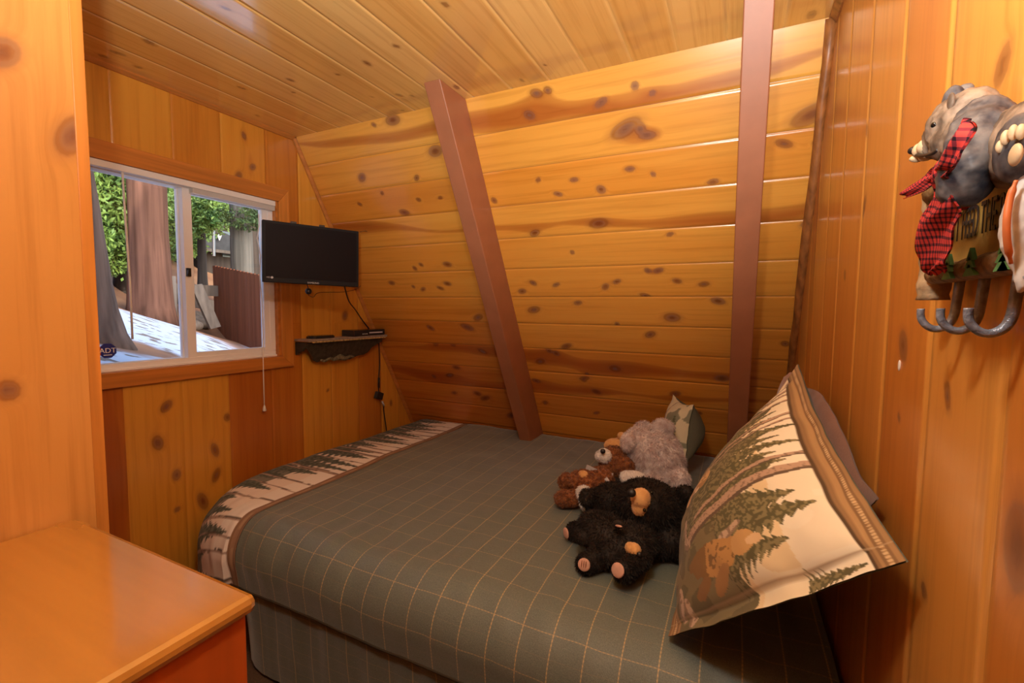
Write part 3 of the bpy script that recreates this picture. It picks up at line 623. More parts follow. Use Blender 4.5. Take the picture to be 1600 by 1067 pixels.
# ------------------------------------------------------------------ pillows
def pillow(name, Dp, Ap, Bp, Cp, bulge, back, nu, nv, mats, label, cat, paint=None, flange=0.0, mfront=None, wr=.006, seed=1, topbump=0, group=None, pw=.5, nearbow=0):
    Dp, Ap, Bp, Cp = [A(*q_) for q_ in (Dp, Ap, Bp, Cp)]
    nrm = ((Ap-Dp).cross(Cp-Dp)).normalized()
    if nrm.dot(Vector((0, 0, EYE))-Dp) < 0: nrm = -nrm
    upv = ((Ap-Dp)+(Bp-Cp)).normalized(); uv_ = ((Cp-Dp)+(Bp-Ap)).normalized()
    def f(u, v, sgn):
        base = (Dp*(1-u)+Cp*u)*(1-v) + (Ap*(1-u)+Bp*u)*v
        fu, fv = (u-flange)/(1-2*flange), (v-flange)/(1-2*flange)
        k = 0
        if 0 < fu < 1 and 0 < fv < 1: k = (math.sin(PI*fu)**pw)*(math.sin(PI*fv)**pw)
        # edges of a stuffed pillow pull in between the corners
        pin = .025*(math.sin(PI*u)*(1 if v > .5 else -1)*abs(2*v-1)**3)
        pin2 = .025*(math.sin(PI*v)*(1 if u > .5 else -1)*abs(2*u-1)**3)
        p = base + nrm*(sgn*(bulge if sgn > 0 else back)*k) - upv*pin - uv_*pin2
        p += nrm*wr*(nz3(u*5+seed, v*5, seed)*1.2 + nz3(u*13, v*13+seed, seed)*.5)*(1 if sgn > 0 else .7) + nrm*(.0015*sgn)
        p += Vector((0, 0, topbump*math.sin(PI*min(1, u*1.15))*v*v))
        p += uv_*(nearbow*math.sin(PI*v)*max(0, u-.6)/.4)
        if p.x > XR-.012: p.x = XR-.012
        if p.z < EYE+BZ-.012: p.z = EYE+BZ-.012
        return p
    root = empty(name, (Dp+Cp)/2, label, cat, group)
    us = np.linspace(0, 1, nu); vs = np.linspace(0, 1, nv)
    at = None
    if paint is not None:
        UU, VV = np.meshgrid(us, vs, indexing='ij'); at = paint(UU, VV)
    grid_mesh('front_cover', lambda u, v: f(u, v, 1), us, vs, mats[0], root, at)
    us2 = np.linspace(0, 1, 40); vs2 = np.linspace(0, 1, 32)
    grid_mesh('back_cover', lambda u, v: f(u, v, -1), us2, vs2, mats[1], root)
    return root, f
def sham_paint(U_, V_):
    RV = V_; L_ = .34*(1-U_**3); V_ = np.clip((V_-L_)/(1-L_), 0, 1)
    W_, H_ = .95, .72; x, y = U_*W_, V_*H_
    P = Paint(x, y, (.84, .67, .40)); n1 = vnoise(x, y, 4, 14)
    P.over(((V_ > .55) & (n1 > .45))*.9, (.90, .79, .56)); P.over((V_ > .74)*.7, (.92, .85, .68))
    P.over((V_ < .50+.10*(n1-.5))*1.0, (.17, .14, .07))
    P.over(((V_ < .5) & (vnoise(x, y, 6, 30) > .55))*.7, (.27, .22, .11))
    OL, OL2 = (.125, .11, .05), (.26, .22, .105)
    P.over(((V_ > .12) & (V_ < .68+.12*(vnoise(x, y, 8, 22)-.5)+.08*np.sin(x*37)) & (U_ < .72) & (U_ > .04))*1.0, OL)
    P.over(((V_ > .12) & (V_ < .62) & (U_ < .76) & (vnoise(x, y*.6, 12, 120) > .56) & (P.c[..., 0] < .2))*1.0, OL2)
    for i, (xb, yb, h, wd) in enumerate([(.10, .34, .26, .035), (.15, .36, .28, .04), (.21, .34, .28, .035), (.255, .36, .24, .03), (.30, .34, .30, .04), (.375, .32, .33, .05), (.43, .36, .24, .04), (.475, .34, .32, .05), (.52, .36, .22, .04), (.565, .34, .26, .045), (.70, .34, .26, .10), (.755, .30, .34, .11), (.83, .34, .20, .07), (.93, .52, .14, .03)]):
        P.conifer(xb, yb, h, wd, OL, OL2, i*5+2)
    BR, BD = (.52, .35, .24), (.15, .10, .065)
    for (xa, ya, xb, yb, w_, bd) in [(.03, .04, .03, .70, .012, 0), (.065, .04, .055, .70, .014, .01), (.10, .03, .08, .69, .010, -.01), (.14, .05, .12, .68, .012, 0), (.18, .02, .155, .68, .009, .01), (.235, .05, .20, .66, .010, .008), (.37, .14, .30, .67, .015, .02), (.41, .14, .335, .67, .008, .016), (.62, .17, .54, .68, .013, .015), (.69, .10, .60, .68, .026, .02)]:
        P.trunk(xa, ya, xb, yb, w_, BR, BD, bd)
    # rocks
    for i, (a, b, rx, ry, an) in enumerate([(.42, .12, .05, .03, .3), (.60, .06, .07, .022, .5), (.68, .10, .05, .02, 1.0), (.86, .05, .05, .022, .2), (.30, .07, .05, .03, 1.2), (.76, .34, .075, .020, 1.9), (.90, .10, .05, .02, .4)]):
        P.blob(a, b, rx, ry, an, (.58, .42, .29), (.24, .16, .10), i+11)
    # bears: one standing, one sitting, one walking
    TN, TD = (.70, .45, .20), (.38, .21, .08)
    P.blob(.36, .075, .075, .045, .05, TN, None, 31, .15); P.blob(.44, .05, .03, .03, 0, TN, None, 32, .1); P.blob(.30, .06, .025, .03, 0, (.55, .38, .2), None, 37)
    P.blob(.42, .20, .060, .050, 1.2, TN, TD, 33, .15); P.blob(.36, .20, .028, .030, 0, (.45, .28, .16), TD, 34)
    P.blob(.455, .16, .014, .02, 0, (.8, .62, .4), None, 35)
    P.blob(.795, .27, .050, .135, -.10, (.55, .30, .10), (.20, .11, .04), 36, .2); P.blob(.80, .41, .036, .045, 0, (.60, .36, .14), None, 38, .15); P.blob(.805, .45, .015, .026, 0, (.75, .52, .28), None, 39, .1)
    P.blob(.86, .30, .02, .05, .5, (.42, .22, .08), None, 40); P.blob(.86, .20, .02, .045, .3, (.30, .16, .06), None, 41)
    # striped flanges top and bottom
    st = lambda t: np.where(((t*3.2) % 1) < .5, 1.0, 0)
    top = RV > .935; bot = RV < .09
    for m, t in ((top, (RV-.935)/.065), (bot, RV/.09)):
        P.over(m*1.0, (.42, .25, .11)); P.over(m*st(t)*.7, (.22, .12, .055)); P.over((m & (np.abs(t-.5) < .10) & (((x*110) % 1) < .55))*.9, (.72, .52, .28))
    P.over(((RV > .927) & (RV < .935))*1.0, (.10, .06, .03))
    P.over((np.abs(U_-.948) < .0016)*.7, (.52, .38, .22))
    return P.c
SH = dict(D=(-.115, 2.02, -.845), Aa=(.165, 1.555, -.150), B=(.232, .815, -.352), Cc=(-.128, 1.215, -.852))
sham, _ = pillow('patterned_pillow', SH['D'], SH['Aa'], SH['B'], SH['Cc'], .115, .06, 300, 230, (M['print'], M['olive_back']),
       'large pillow with a printed scene of bears and forest, leaning on the right wall', 'pillow', sham_paint, flange=.05, seed=3, nearbow=.03)
M['brown_cloth'] = plain('dusty_brown_cloth', (.30, .14, .095), .85, 0, .1, 200, .1, sheen=.2)
pillow('bed_pillow', (.05, 1.95, -.86), (.165, 1.95, -.24), (.205, 1.10, -.315), (.14, 1.62, -.86), .045, .02, 50, 40, (M['brown_cloth'], M['brown_cloth']),
       'front brown bed pillow standing behind the large bear-and-forest pillow', 'pillow', topbump=.10, seed=7)
pillow('bed_pillow', (.14, 1.85, -.86), (.225, 1.85, -.26), (.243, 1.02, -.335), (.19, 1.62, -.86), .03, .006, 50, 40, (M['brown_cloth'], M['brown_cloth']),
       'rear brown bed pillow pressed flat to the right wall', 'pillow', topbump=.07, seed=9)
def throw_paint(U_, V_):
    P = Paint(U_*.3, V_*.3, (.66, .60, .42)); P.over((vnoise(U_, V_, 5, 7) > .60)*.9, (.20, .21, .15)); P.conifer(.22, .05, .18, .05, (.12, .13, .08), (.22, .22, .14), 3); P.trunk(.1, .0, .12, .3, .008, (.45, .36, .28), (.2, .14, .1)); return P.c
tb_ = at_y(1084, 632, 2.50); tcn = at_y(1072, 728, 2.42)
tb_ = (tb_.x, tb_.y, tb_.z-EYE); tcn = (tcn.x, tcn.y, max(tcn.z-EYE, BZ+.01)); dv_ = (-.13, .25, 0)
pillow('throw_pillow', tuple(a+b for a, b in zip(tcn, dv_)), tuple(a+b for a, b in zip(tb_, dv_)), tb_, tcn, .075, .13, 60, 50, (M['print'], M['olive_back']),
       'small green throw pillow propped behind the plush toys', 'pillow', throw_paint, seed=5, pw=.6)

# ------------------------------------------------------------------ television on its wall arm
tvp = [Vector(v) for v in ((-2.137, 1.546, .435), (-1.896, 1.964, .423), (-1.913, 1.932, .117), (-2.136, 1.522, .126))]
TL, TR, BR_, BL_ = [p + Vector((0, 0, EYE)) for p in tvp]
tvc = (TL+TR+BR_+BL_)/4; ex = ((TR-TL)+(BR_-BL_)).normalized(); ez = ((TL-BL_)+(TR-BR_)); ez = (ez-ex*ez.dot(ex)).normalized(); en = ex.cross(ez)
if en.dot(Vector((0, 0, EYE))-tvc) < 0: en = -en
hw = ((TR-TL).length+(BR_-BL_).length)/4; hh = ((TL-BL_).length+(TR-BR_).length)/4
tv = empty('television', tvc - ez*hh, 'small black flat television on a swivel arm beside the window', 'television')
MB().obox(tvc-en*.014, ex*hw, en*.014, ez*hh).build('bezel', M['bezel'], tv, bevel=.003)
MB().obox(tvc+en*.0008+ez*.006, ex*(hw-.013), en*.001, ez*(hh-.019)).build('screen', M['screen'], tv)
MB().obox(tvc-en*.045, ex*hw*.62, en*.02, ez*hh*.66).build('back_shell', M['black'], tv, bevel=.012)
text('maker_lettering', 'SAMSUNG', .0125, tvc - ez*(hh-.008) + en*.0012, ex, ez, M['silver'], tv)
text('corner_badge', 'HD', .011, tvc - ez*(hh-.024) - ex*(hw-.026) + en*.0022, ex, ez, M['silver'], tv)
dk = MB(); dc_ = tvc - ez*(hh-.024) - ex*(hw-.042) + en*.0015
dk.tube([dc_, dc_+en*.002], .006, 14).build('round_badge', M['silver'], tv)
arm0 = Vector((XW, 1.93, tvc.z-.02)); elbow = Vector((-2.26, 2.00, tvc.z-.02)); arm1 = tvc - en*.065 + Vector((0, 0, -.02))
am = MB().box(arm0+Vector((.001, -.045, -.075)), arm0+Vector((.014, .045, .075))).build('wall_plate', M['black'], tv, bevel=.002)
MB().tube([arm0+Vector((.012, 0, 0)), elbow], .014, 10).tube([elbow+Vector((0, 0, -.03)), elbow+Vector((0, 0, .03))], .017, 12).tube([elbow, arm1], .013, 10).build('arm', M['black'], tv)
MB().obox(tvc-en*.064+ez*0, ex*.05, en*.003, ez*.05).build('mount_plate', M['black'], tv)
for dx in (-.05, .05):
    MB().obox(tvc - en*.03 + ez*(hh+.006) + ex*dx*1.4 - ex*.02, ex*.014, en*.006, ez*.008).build('mount_clip', M['black'], tv, bevel=.002)
# little camera-like knob hanging below the television
kc = at_x(482, 455, -2.12)
kb = MB().ell(kc, (.017, .017, .018)).build('receiver', M['black'], tv, smooth=True)
MB().tube([kc+Vector((0, 0, .014)), kc+Vector((-.01, .0, .035)), Vector((-2.12, kc.y+.01, tvc.z-hh+.012))], .0025, 6).build('lead', M['black'], kb, smooth=True)
# cables
def smooth_pts(P_, n=8):
    P_ = [Vector(p) for p in P_]; out = []
    for i in range(len(P_)-1):
        p0, p1, p2, p3 = P_[max(i-1, 0)], P_[i], P_[i+1], P_[min(i+2, len(P_)-1)]
        for k in range(n):
            t = k/n; out.append(.5*((2*p1)+(p2-p0)*t+(2*p0-5*p1+4*p2-p3)*t*t+(3*p1-p0-3*p2+p3)*t**3))
    return out+[P_[-1]]
cb = MB().tube(smooth_pts([at_x(538, 446, -2.05), at_x(545, 470, -2.2), at_x(556, 485, -2.33), at_x(566, 500, -2.35), at_x(577, 514, -2.36)]), .0045, 6).build('television_cable', M['black'], smooth=True)
tag(cb, 'thick black cable running from the television down behind the cable box', 'cable')
cb = MB().tube(smooth_pts([at_x(563, 362, -1.95), at_x(575, 364, -2.15), at_x(573, 395, -2.25), at_x(566, 442, -2.34), at_x(545, 455, -2.35), at_x(500, 457, -2.36), at_x(490, 464, -2.35), at_x(482, 461, -2.20)]), .0018, 5).build('thin_wire', M['black'], smooth=True)
tag(cb, 'thin black wire looping around the right side of the television', 'cable')
pw_ = empty('power_cord', at_x(597, 620, -2.36), 'power cord with a black adapter hanging below the wall shelf', 'cord')
MB().tube(smooth_pts([at_x(592, 536, -2.36), at_x(593, 570, -2.365), at_x(591, 600, -2.362), at_x(592, 612, -2.36)]), .0042, 6).build('upper_cord', M['black'], pw_, smooth=True)
MB().tube(smooth_pts([at_x(599, 628, -2.36), at_x(600, 645, -2.365), at_x(603, 665, -2.37), at_x(606, 690, -2.37)]), .0042, 6).build('lower_cord', M['black'], pw_, smooth=True)
a0 = at_x(592, 618, -2.355); 
MB().obox(a0, (.016, 0, 0), (0, .030, -.012), (0, .010, .024)).build('adapter', M['black'], pw_, bevel=.004)
MB().tube([at_x(592, 590, -2.36), at_x(592, 606, -2.36)], .008, 8).build('plug', M['black'], pw_, smooth=True)
MB().tube([at_x(597, 627, -2.352), at_x(600, 634, -2.352)], .007, 8).build('connector', M['silver'], pw_, smooth=True)

# ------------------------------------------------------------------ carved wall shelf and the two boxes on it
M['shelf_top'] = plain('shelf_grey_wash', (.30, .24, .19), .5, 0, .3, 60)
M['shelf_dark'] = plain('shelf_dark_bronze', (.045, .038, .026), .55, 0, .6, 45, .5)
M['shelf_gilt'] = plain('shelf_leaf_carving', (.17, .15, .09), .5, 0, .5, 80, .4)
M['dentil'] = plain('dentil_gilt', (.55, .36, .15), .5, 0, .3, 90)
sh = empty('wall_shelf', A(XW, 2.2, -.30), 'dark carved wall shelf with a scalloped apron below the television', 'shelf')
sy0, sy1, sxf = 1.905, 2.585, XW+.125
MB().box(A(XW+.001, sy0, -.203), A(sxf, sy1, -.190)).build('shelf_board', M['shelf_top'], sh, bevel=.002)
n = 24
dm = MB().box(A(XW+.001, sy0+.006, -.2065), A(sxf-.004, sy1, -.2035))
for k in range(n):
    a = sy0+.03+(sy1-sy0-.04)*k/n; dm.box(A(sxf-.008, a, -.2120), A(sxf+.003, a+.016, -.2035))
dm.build('dentil_edge', M['dentil'], sh)
# apron: scalloped board, swept under the front edge
prof = [(0, 0), (.0, -.035), (.03, -.055), (.06, -.095), (.085, -.135), (.12, -.150), (.155, -.143), (.20, -.138), (.245, -.146), (.27, -.150), (.31, -.158), (.345, -.150), (.385, -.158), (.42, -.145), (.46, -.135), (.51, -.132), (.545, -.115), (.57, -.080), (.61, -.055), (.66, -.035), (.66, 0)]
ym = sy0+.01
mb = MB(); poly = [A(sxf-.030 - .045*min(1, -z_/.15), ym+y_, -.212+z_*.86) for y_, z_ in prof]
mb.prism(poly, (-.016, 0, 0)); mb.build('apron', M['shelf_dark'], sh, bevel=.003)
mb = MB().prism([A(XW+.002, sy0+.004, -.212), A(sxf-.02, sy0+.004, -.212), A(sxf-.03, sy0+.004, -.225), A(XW+.075, sy0+.004, -.243), A(XW+.06, sy0+.004, -.262), A(XW+.03, sy0+.004, -.270), A(XW+.02, sy0+.004, -.285), A(XW+.002, sy0+.004, -.287)], (0, .018, 0))
mb.build('bracket', M['shelf_dark'], sh, bevel=.002)
rng = random.Random(2)
mb = MB()
for k in range(20):
    t = k/19; cyy_ = ym+.14+.26*t; cz = -.212-.118-.006*math.sin(k)
    if abs(t-.5) < .12: cz += .005
    mb.ell(A(sxf-.030-.045*.9+.006, cyy_, cz), (.007, .012+.008*math.exp(-((t-.6)/.2)**2), .008+.010*math.exp(-((t-.6)/.2)**2)), n=10, m=6)
mb.build('leaf_carving', M['shelf_gilt'], sh, smooth=True)
M['gloss_black'] = plain('gloss_black_top', (.02, .02, .024), .18)
sb = empty('streaming_box', A(XW+.07, 2.06, -.19), 'small flat black disc-like box at the left end of the wall shelf', 'media box')
cc = A(XW+.065, 2.045, -.19)
mb = MB(); ring = [(.075*math.copysign(abs(math.cos(t))**.6, math.cos(t)), .105*math.copysign(abs(math.sin(t))**.6, math.sin(t))) for t in [2*PI*k/36 for k in range(36)]]
mb.prism([cc+Vector((x_*.62, y_*.85, .0005)) for x_, y_ in ring], (0, 0, .014)).build('case', M['gloss_black'], sb, bevel=.003)
MB().prism([cc+Vector((x_*.56, y_*.78, .015)) for x_, y_ in ring], (0, 0, .003)).build('lid', M['gloss_black'], sb)
cbx = empty('cable_box', A(XW+.065, 2.42, -.19), 'wider black cable box at the right end of the wall shelf', 'media box')
MB().box(A(XW+.012, 2.265, -.1895), A(sxf+.004, 2.555, -.148)).build('case', M['gloss_black'], cbx, bevel=.004)
MB().box(A(sxf+.0042, 2.40, -.173), A(sxf+.0052, 2.53, -.165)).build('display_strip', M['silver'], cbx)
for k in range(3): MB().tube([A(sxf+.0035, 2.34+.018*k, -.175), A(sxf+.006, 2.34+.018*k, -.175)], .004, 10).build('button', M['silver'], cbx)

# ------------------------------------------------------------------ plush toys
def remeshed(mb, name, voxel=.0045, disp=0, dscale=60, floor=None, sm=3):
    me = bpy.data.meshes.new(name); me.from_pydata(mb.v, [], mb.f)
    o = bpy.data.objects.new(name, me); C.objects.link(o)
    r = o.modifiers.new('r', 'REMESH'); r.mode = 'VOXEL'; r.voxel_size = voxel; r.use_smooth_shade = True
    s_ = o.modifiers.new('s', 'SMOOTH'); s_.factor = .6; s_.iterations = sm
    bpy.context.view_layer.update(); dg = bpy.context.evaluated_depsgraph_get(); out = bpy.data.meshes.new_from_object(o.evaluated_get(dg)); bpy.data.objects.remove(o)
    nv = len(out.vertices); co = np.zeros(nv*3); out.vertices.foreach_get('co', co); co = co.reshape(-1, 3); nn = np.zeros(nv*3); out.vertices.foreach_get('normal', nn); nn = nn.reshape(-1, 3)
    if disp:
        for i in range(nv): co[i] += nn[i]*disp*(mnoise.noise(Vector(co[i])*dscale)+.5*mnoise.noise(Vector(co[i])*dscale*2.1))
    if floor is not None: co[:, 2] = np.maximum(co[:, 2], floor)
    out.vertices.foreach_set('co', co.reshape(-1)); out.update(); return out
def furry(mb, name, mat, parent, n=6000, ln=.012, wd=.0012, droop=.3, curl=0, disp=0, dscale=60, floor=None, voxel=.0045, seed=1):
    me = remeshed(mb, name, voxel, disp, dscale, floor)
    me.calc_loop_triangles(); nt_ = len(me.loop_triangles); tri = np.zeros(nt_*3, np.int32); me.loop_triangles.foreach_get('vertices', tri); tri = tri.reshape(-1, 3)
    nv = len(me.vertices); co = np.zeros(nv*3); me.vertices.foreach_get('co', co); co = co.reshape(-1, 3)
    a, b, c = co[tri[:, 0]], co[tri[:, 1]], co[tri[:, 2]]; cr = np.cross(b-a, c-a); ar = np.linalg.norm(cr, axis=1); nr = cr/(ar[:, None]+1e-12)
    rg = np.random.RandomState(seed); idx = rg.choice(nt_, n, p=ar/ar.sum()); r1, r2 = rg.rand(n, 1), rg.rand(n, 1); fl_ = (r1+r2) > 1; r1 = np.where(fl_, 1-r1, r1); r2 = np.where(fl_, 1-r2, r2)
    p = a[idx]+r1*(b-a)[idx]+r2*(c-a)[idx]; nn = nr[idx]
    lay = np.array([mnoise.noise_vector(Vector(q)*18) for q in p])*.9
    d = nn*.75 + lay*.6 + rg.randn(n, 3)*.28 + np.array([0, 0, -droop]); d /= np.linalg.norm(d, axis=1)[:, None]
    L_ = ln*(.6+.8*rg.rand(n, 1)); side = np.cross(d, rg.randn(n, 3)); side /= np.linalg.norm(side, axis=1)[:, None]
    base = p - nn*.001; v0 = base - side*wd; v1 = base + side*wd; mid = base + d*L_*.55 + side*curl*ln; tip = base + d*L_ - np.array([0, 0, ln*.25])
    if floor is not None: mid[:, 2] = np.maximum(mid[:, 2], floor+.001); tip[:, 2] = np.maximum(tip[:, 2], floor+.001)
    bv = [tuple(v) for v in co]; bf = [tuple(pl.vertices) for pl in me.polygons]
    V_ = np.stack([v0, v1, mid+side*wd*.7, mid-side*wd*.7, tip], 1).reshape(-1, 3)
    vs = bv + [tuple(v) for v in V_]; fs = bf + [f_ for i in range(n) for f_ in ((nv+5*i, nv+5*i+1, nv+5*i+2, nv+5*i+3), (nv+5*i+3, nv+5*i+2, nv+5*i+4))]
    m2 = bpy.data.meshes.new(name); m2.from_pydata(vs, [], fs)
    return link_mesh(name, m2, mat, parent, True)
def furmat(name, c1, c2, scale=26, rough=.85, sheen=.3):
    m, nt, b = newmat(name); L = nt.links; tc = N(nt, 'ShaderNodeTexCoord'); nz = N(nt, 'ShaderNodeTexNoise'); nz.inputs['Scale'].default_value = scale; nz.inputs['Detail'].default_value = 4
    L.new(tc.outputs['Object'], nz.inputs['Vector']); r = ramp(nt, [(.38, c1), (.64, c2)]); L.new(nz.outputs[0], r.inputs[0]); L.new(r.outputs[0], b.inputs['Base Color'])
    b.inputs['Roughness'].default_value = rough; b.inputs['Sheen Weight'].default_value = sheen; b.inputs['Specular IOR Level'].default_value = .2; return m
M['fur_black'] = furmat('black_fur', (.010, .007, .006), (.020, .014, .011), 30, .6, .04)
M['fur_black2'] = furmat('brownish_black_fur', (.014, .010, .008), (.034, .024, .019), 30, .6, .06)
M['fur_tan'] = furmat('tan_plush', (.68, .36, .13), (.78, .45, .18), 40)
M['fur_grey'] = furmat('pinkish_grey_fur', (.58, .45, .43), (.80, .72, .71), 34)
M['fur_brown'] = furmat('curly_brown_fur', (.16, .045, .012), (.36, .13, .04), 60)
M['fur_white'] = furmat('white_plush', (.70, .66, .63), (.82, .79, .77), 40)
M['pad'] = plain('pink_paw_pad', (.62, .36, .27), .7, 0, .1, 80)
M['eye'] = plain('glossy_eye', (.004, .004, .004), .08)
M['nose'] = plain('nose_felt', (.012, .008, .008), .45)
M['ribbon'] = plain('satin_ribbon', (.62, .64, .68), .3)
BF = EYE+BZ+.004
def E_(mb, px, py, y, r, rot=None): c = at_y(px, py, y); r3 = (r, r, r) if isinstance(r, (int, float)) else r; mb.ell(c, r3, rot, 18, 12); return c
def spot(c, toward, r, mat, name, parent, flat=.35):
    d = (Vector(toward)-c).normalized(); M_ = d.to_track_quat('Z', 'Y').to_matrix(); return MB().ell(c, (r, r, r*flat), M_, 16, 10).build(name, mat, parent, smooth=True)
CAMP = Vector((0, 0, EYE))
# large black bear, lying on its back against the patterned pillow
g1 = empty('plush_bear', A(-.26, 1.70, BZ), 'largest black plush bear with a tan muzzle, lying against the patterned pillow', 'plush toy')
mb = MB(); E_(mb, 1035, 812, 1.76, (.135, .15, .100)); E_(mb, 1010, 790, 1.70, (.120, .115, .095)); E_(mb, 1048, 838, 1.68, (.09, .09, .06))
E_(mb, 1062, 800, 1.80, (.08, .09, .085)); E_(mb, 1020, 848, 1.64, (.085, .06, .04))
furry(mb, 'body', M['fur_black'], g1, 12000, .014, floor=BF, seed=2)
mb = MB(); E_(mb, 958, 785, 1.76, (.085, .085, .075)); E_(mb, 935, 783, 1.76, (.055, .06, .05)); E_(mb, 985, 790, 1.74, (.08, .08, .07)); E_(mb, 950, 800, 1.76, (.07, .08, .06))
furry(mb, 'left_shoulder', M['fur_black'], g1, 7000, .013, floor=BF, seed=3)
mb = MB(); c = E_(mb, 1071, 776, 1.76, (.036, .026, .042)); furry(mb, 'ear', M['fur_black'], g1, 1500, .010, seed=4, voxel=.004)
mb = MB(); c = E_(mb, 917, 777, 1.70, (.028, .030, .034)); furry(mb, 'ear', M['fur_black2'], g1, 1500, .010, seed=5, voxel=.004)
mb = MB(); cm = at_y(1000, 785, 1.585); E_(mb, 1001, 778, 1.60, (.034, .040, .034)); E_(mb, 999, 792, 1.60, (.027, .034, .030)); E_(mb, 1004, 784, 1.63, (.036, .04, .036))
mz = furry(mb, 'muzzle', M['fur_tan'], g1, 1500, .004, .0008, seed=6, voxel=.004)
c = at_y(987, 770, 1.548); spot(c, CAMP, .0145, M['nose'], 'nose', mz, .6)
c = at_y(1007, 797, 1.575); spot(c, CAMP, .006, M['eye'], 'eye', g1, .9)
c = at_y(1018, 770, 1.592); spot(c, CAMP, .006, M['eye'], 'eye', g1, .9)
# smaller black bear in front of it
g2 = empty('plush_bear', A(-.42, 1.50, BZ), 'smaller brownish-black plush bear lying in front, its pink-padded feet toward the foot of the bed', 'plush toy')
mb = MB(); E_(mb, 945, 832, 1.56, (.085, .080, .062)); E_(mb, 968, 850, 1.54, (.09, .08, .058)); E_(mb, 930, 822, 1.56, (.060, .06, .050)); E_(mb, 990, 845, 1.56, (.08, .08, .06)); E_(mb, 950, 862, 1.50, (.06, .06, .04))
furry(mb, 'body', M['fur_black2'], g2, 10000, .013, floor=BF, seed=7)
def leg(px, py, y, r, px2, py2, y2, r2, seed, pad):
    mb = MB(); a = at_y(px, py, y); b = at_y(px2, py2, y2); a.z = max(a.z, BF+r*.8); b.z = max(b.z, BF+r2*.85)
    for k in range(6): t = k/5; mb.ell(a.lerp(b, t), r*(1-t)+r2*t, None, 14, 9)
    lg = furry(mb, 'leg', M['fur_black'], g2, 2600, .010, floor=BF, seed=seed, voxel=.004)
    pc = at_y(*pad); d = (pc-b).normalized() if (pc-b).length > .004 else Vector((-1, -.3, .2)); pc = b + d*(r2+.004)
    Mx = d.to_track_quat('Z', 'Y').to_matrix(); pd = MB().ell(pc, (r2*.62, r2*.62, .006), Mx, 16, 8).build('paw_pad', M['pad'], lg, smooth=True)
    return pc, Mx, r2, lg
leg(915, 828, 1.62, .030, 898, 830, 1.62, .033, 11, (888, 832, 1.60))
pc, Mx, r2, lg = leg(938, 868, 1.47, .032, 916, 880, 1.43, .033, 12, (910, 884, 1.37))
mb = MB()
for k in (-1, 0, 1): mb.ell(pc+Mx@Vector((k*.007, .002, .006)), (.0016, .012, .002), Mx, 8, 6)
mb.build('claw_stitches', M['fur_brown'], lg)
leg(1000, 872, 1.47, .034, 975, 890, 1.40, .036, 13, (964, 891, 1.36))
mb = MB(); E_(mb, 990, 858, 1.455, (.024, .024, .020)); E_(mb, 984, 855, 1.46, (.016, .02, .016)); furry(mb, 'muzzle', M['fur_tan'], g2, 800, .003, .0007, seed=14, voxel=.0035)
c = at_y(999, 866, 1.432); spot(c, CAMP, .008, M['nose'], 'nose', g2, .6)
c = at_y(966, 819, 1.478)
MB().ell(c, (.018, .008, .014)).build('ear', M['fur_black2'], g2, smooth=True)
MB().ell(at_y(967, 822, 1.468), (.012, .003, .004)).build('ear_lining', M['pad'], g2, smooth=True)
c = at_y(912, 838, 1.505); mb = MB(); mb.ell(c, (.030, .028, .026)); furry(mb, 'snout', M['fur_black2'], g2, 1000, .008, seed=15, voxel=.004)
# curly brown dog
g3 = empty('plush_dog', A(-.62, 2.05, BZ), 'curly brown plush dog with a white muzzle and a pale satin ribbon round its neck', 'plush toy')
mb = MB(); E_(mb, 918, 752, 2.02, (.080, .075, .048)); E_(mb, 935, 748, 2.06, (.07, .07, .05)); E_(mb, 905, 750, 2.0, (.05, .06, .04)); furry(mb, 'body', M['fur_brown'], g3, 6000, .010, .0013, .2, .5, .007, 55, BF, seed=21)
mb = MB(); E_(mb, 960, 716, 2.20, (.062, .065, .06)); E_(mb, 952, 728, 2.16, (.046, .05, .036)); E_(mb, 973, 728, 2.16, (.050, .05, .045)); hd = furry(mb, 'head', M['fur_brown'], g3, 6000, .010, .0013, .2, .5, .008, 55, seed=22)
mb = MB(); E_(mb, 886, 752, 2.0, (.038, .04, .036)); furry(mb, 'leg', M['fur_brown'], g3, 2500, .009, .0013, .2, .5, .006, 60, BF, seed=23)
mb = MB(); E_(mb, 882, 778, 1.88, (.042, .042, .032)); E_(mb, 894, 778, 1.89, (.035, .04, .032)); furry(mb, 'leg', M['fur_brown'], g3, 3000, .009, .0013, .2, .5, .006, 60, BF, seed=24)
mb = MB(); E_(mb, 912, 772, 1.90, (.034, .035, .036)); E_(mb, 918, 786, 1.86, (.030, .035, .030)); furry(mb, 'white_belly', M['fur_white'], g3, 2500, .009, seed=25, floor=BF)
mb = MB(); E_(mb, 944, 712, 2.13, (.034, .036, .034)); E_(mb, 938, 712, 2.11, (.024, .024, .026)); m_ = furry(mb, 'muzzle', M['fur_white'], g3, 1800, .006, seed=26, voxel=.004)
spot(at_y(942, 705, 2.082), CAMP, .012, M['nose'], 'nose', m_, .6)
mb = MB(); E_(mb, 911, 742, 1.99, (.026, .025, .020)); furry(mb, 'tan_patch', M['fur_tan'], g3, 700, .004, .0007, seed=27, voxel=.004)
rb = MB()
def strip(P0, P1, wv, th=.0012): d = (P1-P0).normalized(); nn = d.cross(Vector(wv)).normalized(); rb.obox((P0+P1)/2, (P1-P0)/2, Vector(wv)/2, nn*th)
p0, p1, p2, p3 = at_y(916, 729, 2.02), at_y(942, 741, 2.06), at_y(950, 752, 1.985), at_y(958, 742, 2.08)
strip(p0, p1, (.006, 0, .020)); strip(p1, p2, (.016, 0, .008)); strip(p3, p1, (.0, 0, .016)); rb.ell(p1, (.008, .008, .008))
rb.build('ribbon', M['ribbon'], g3)
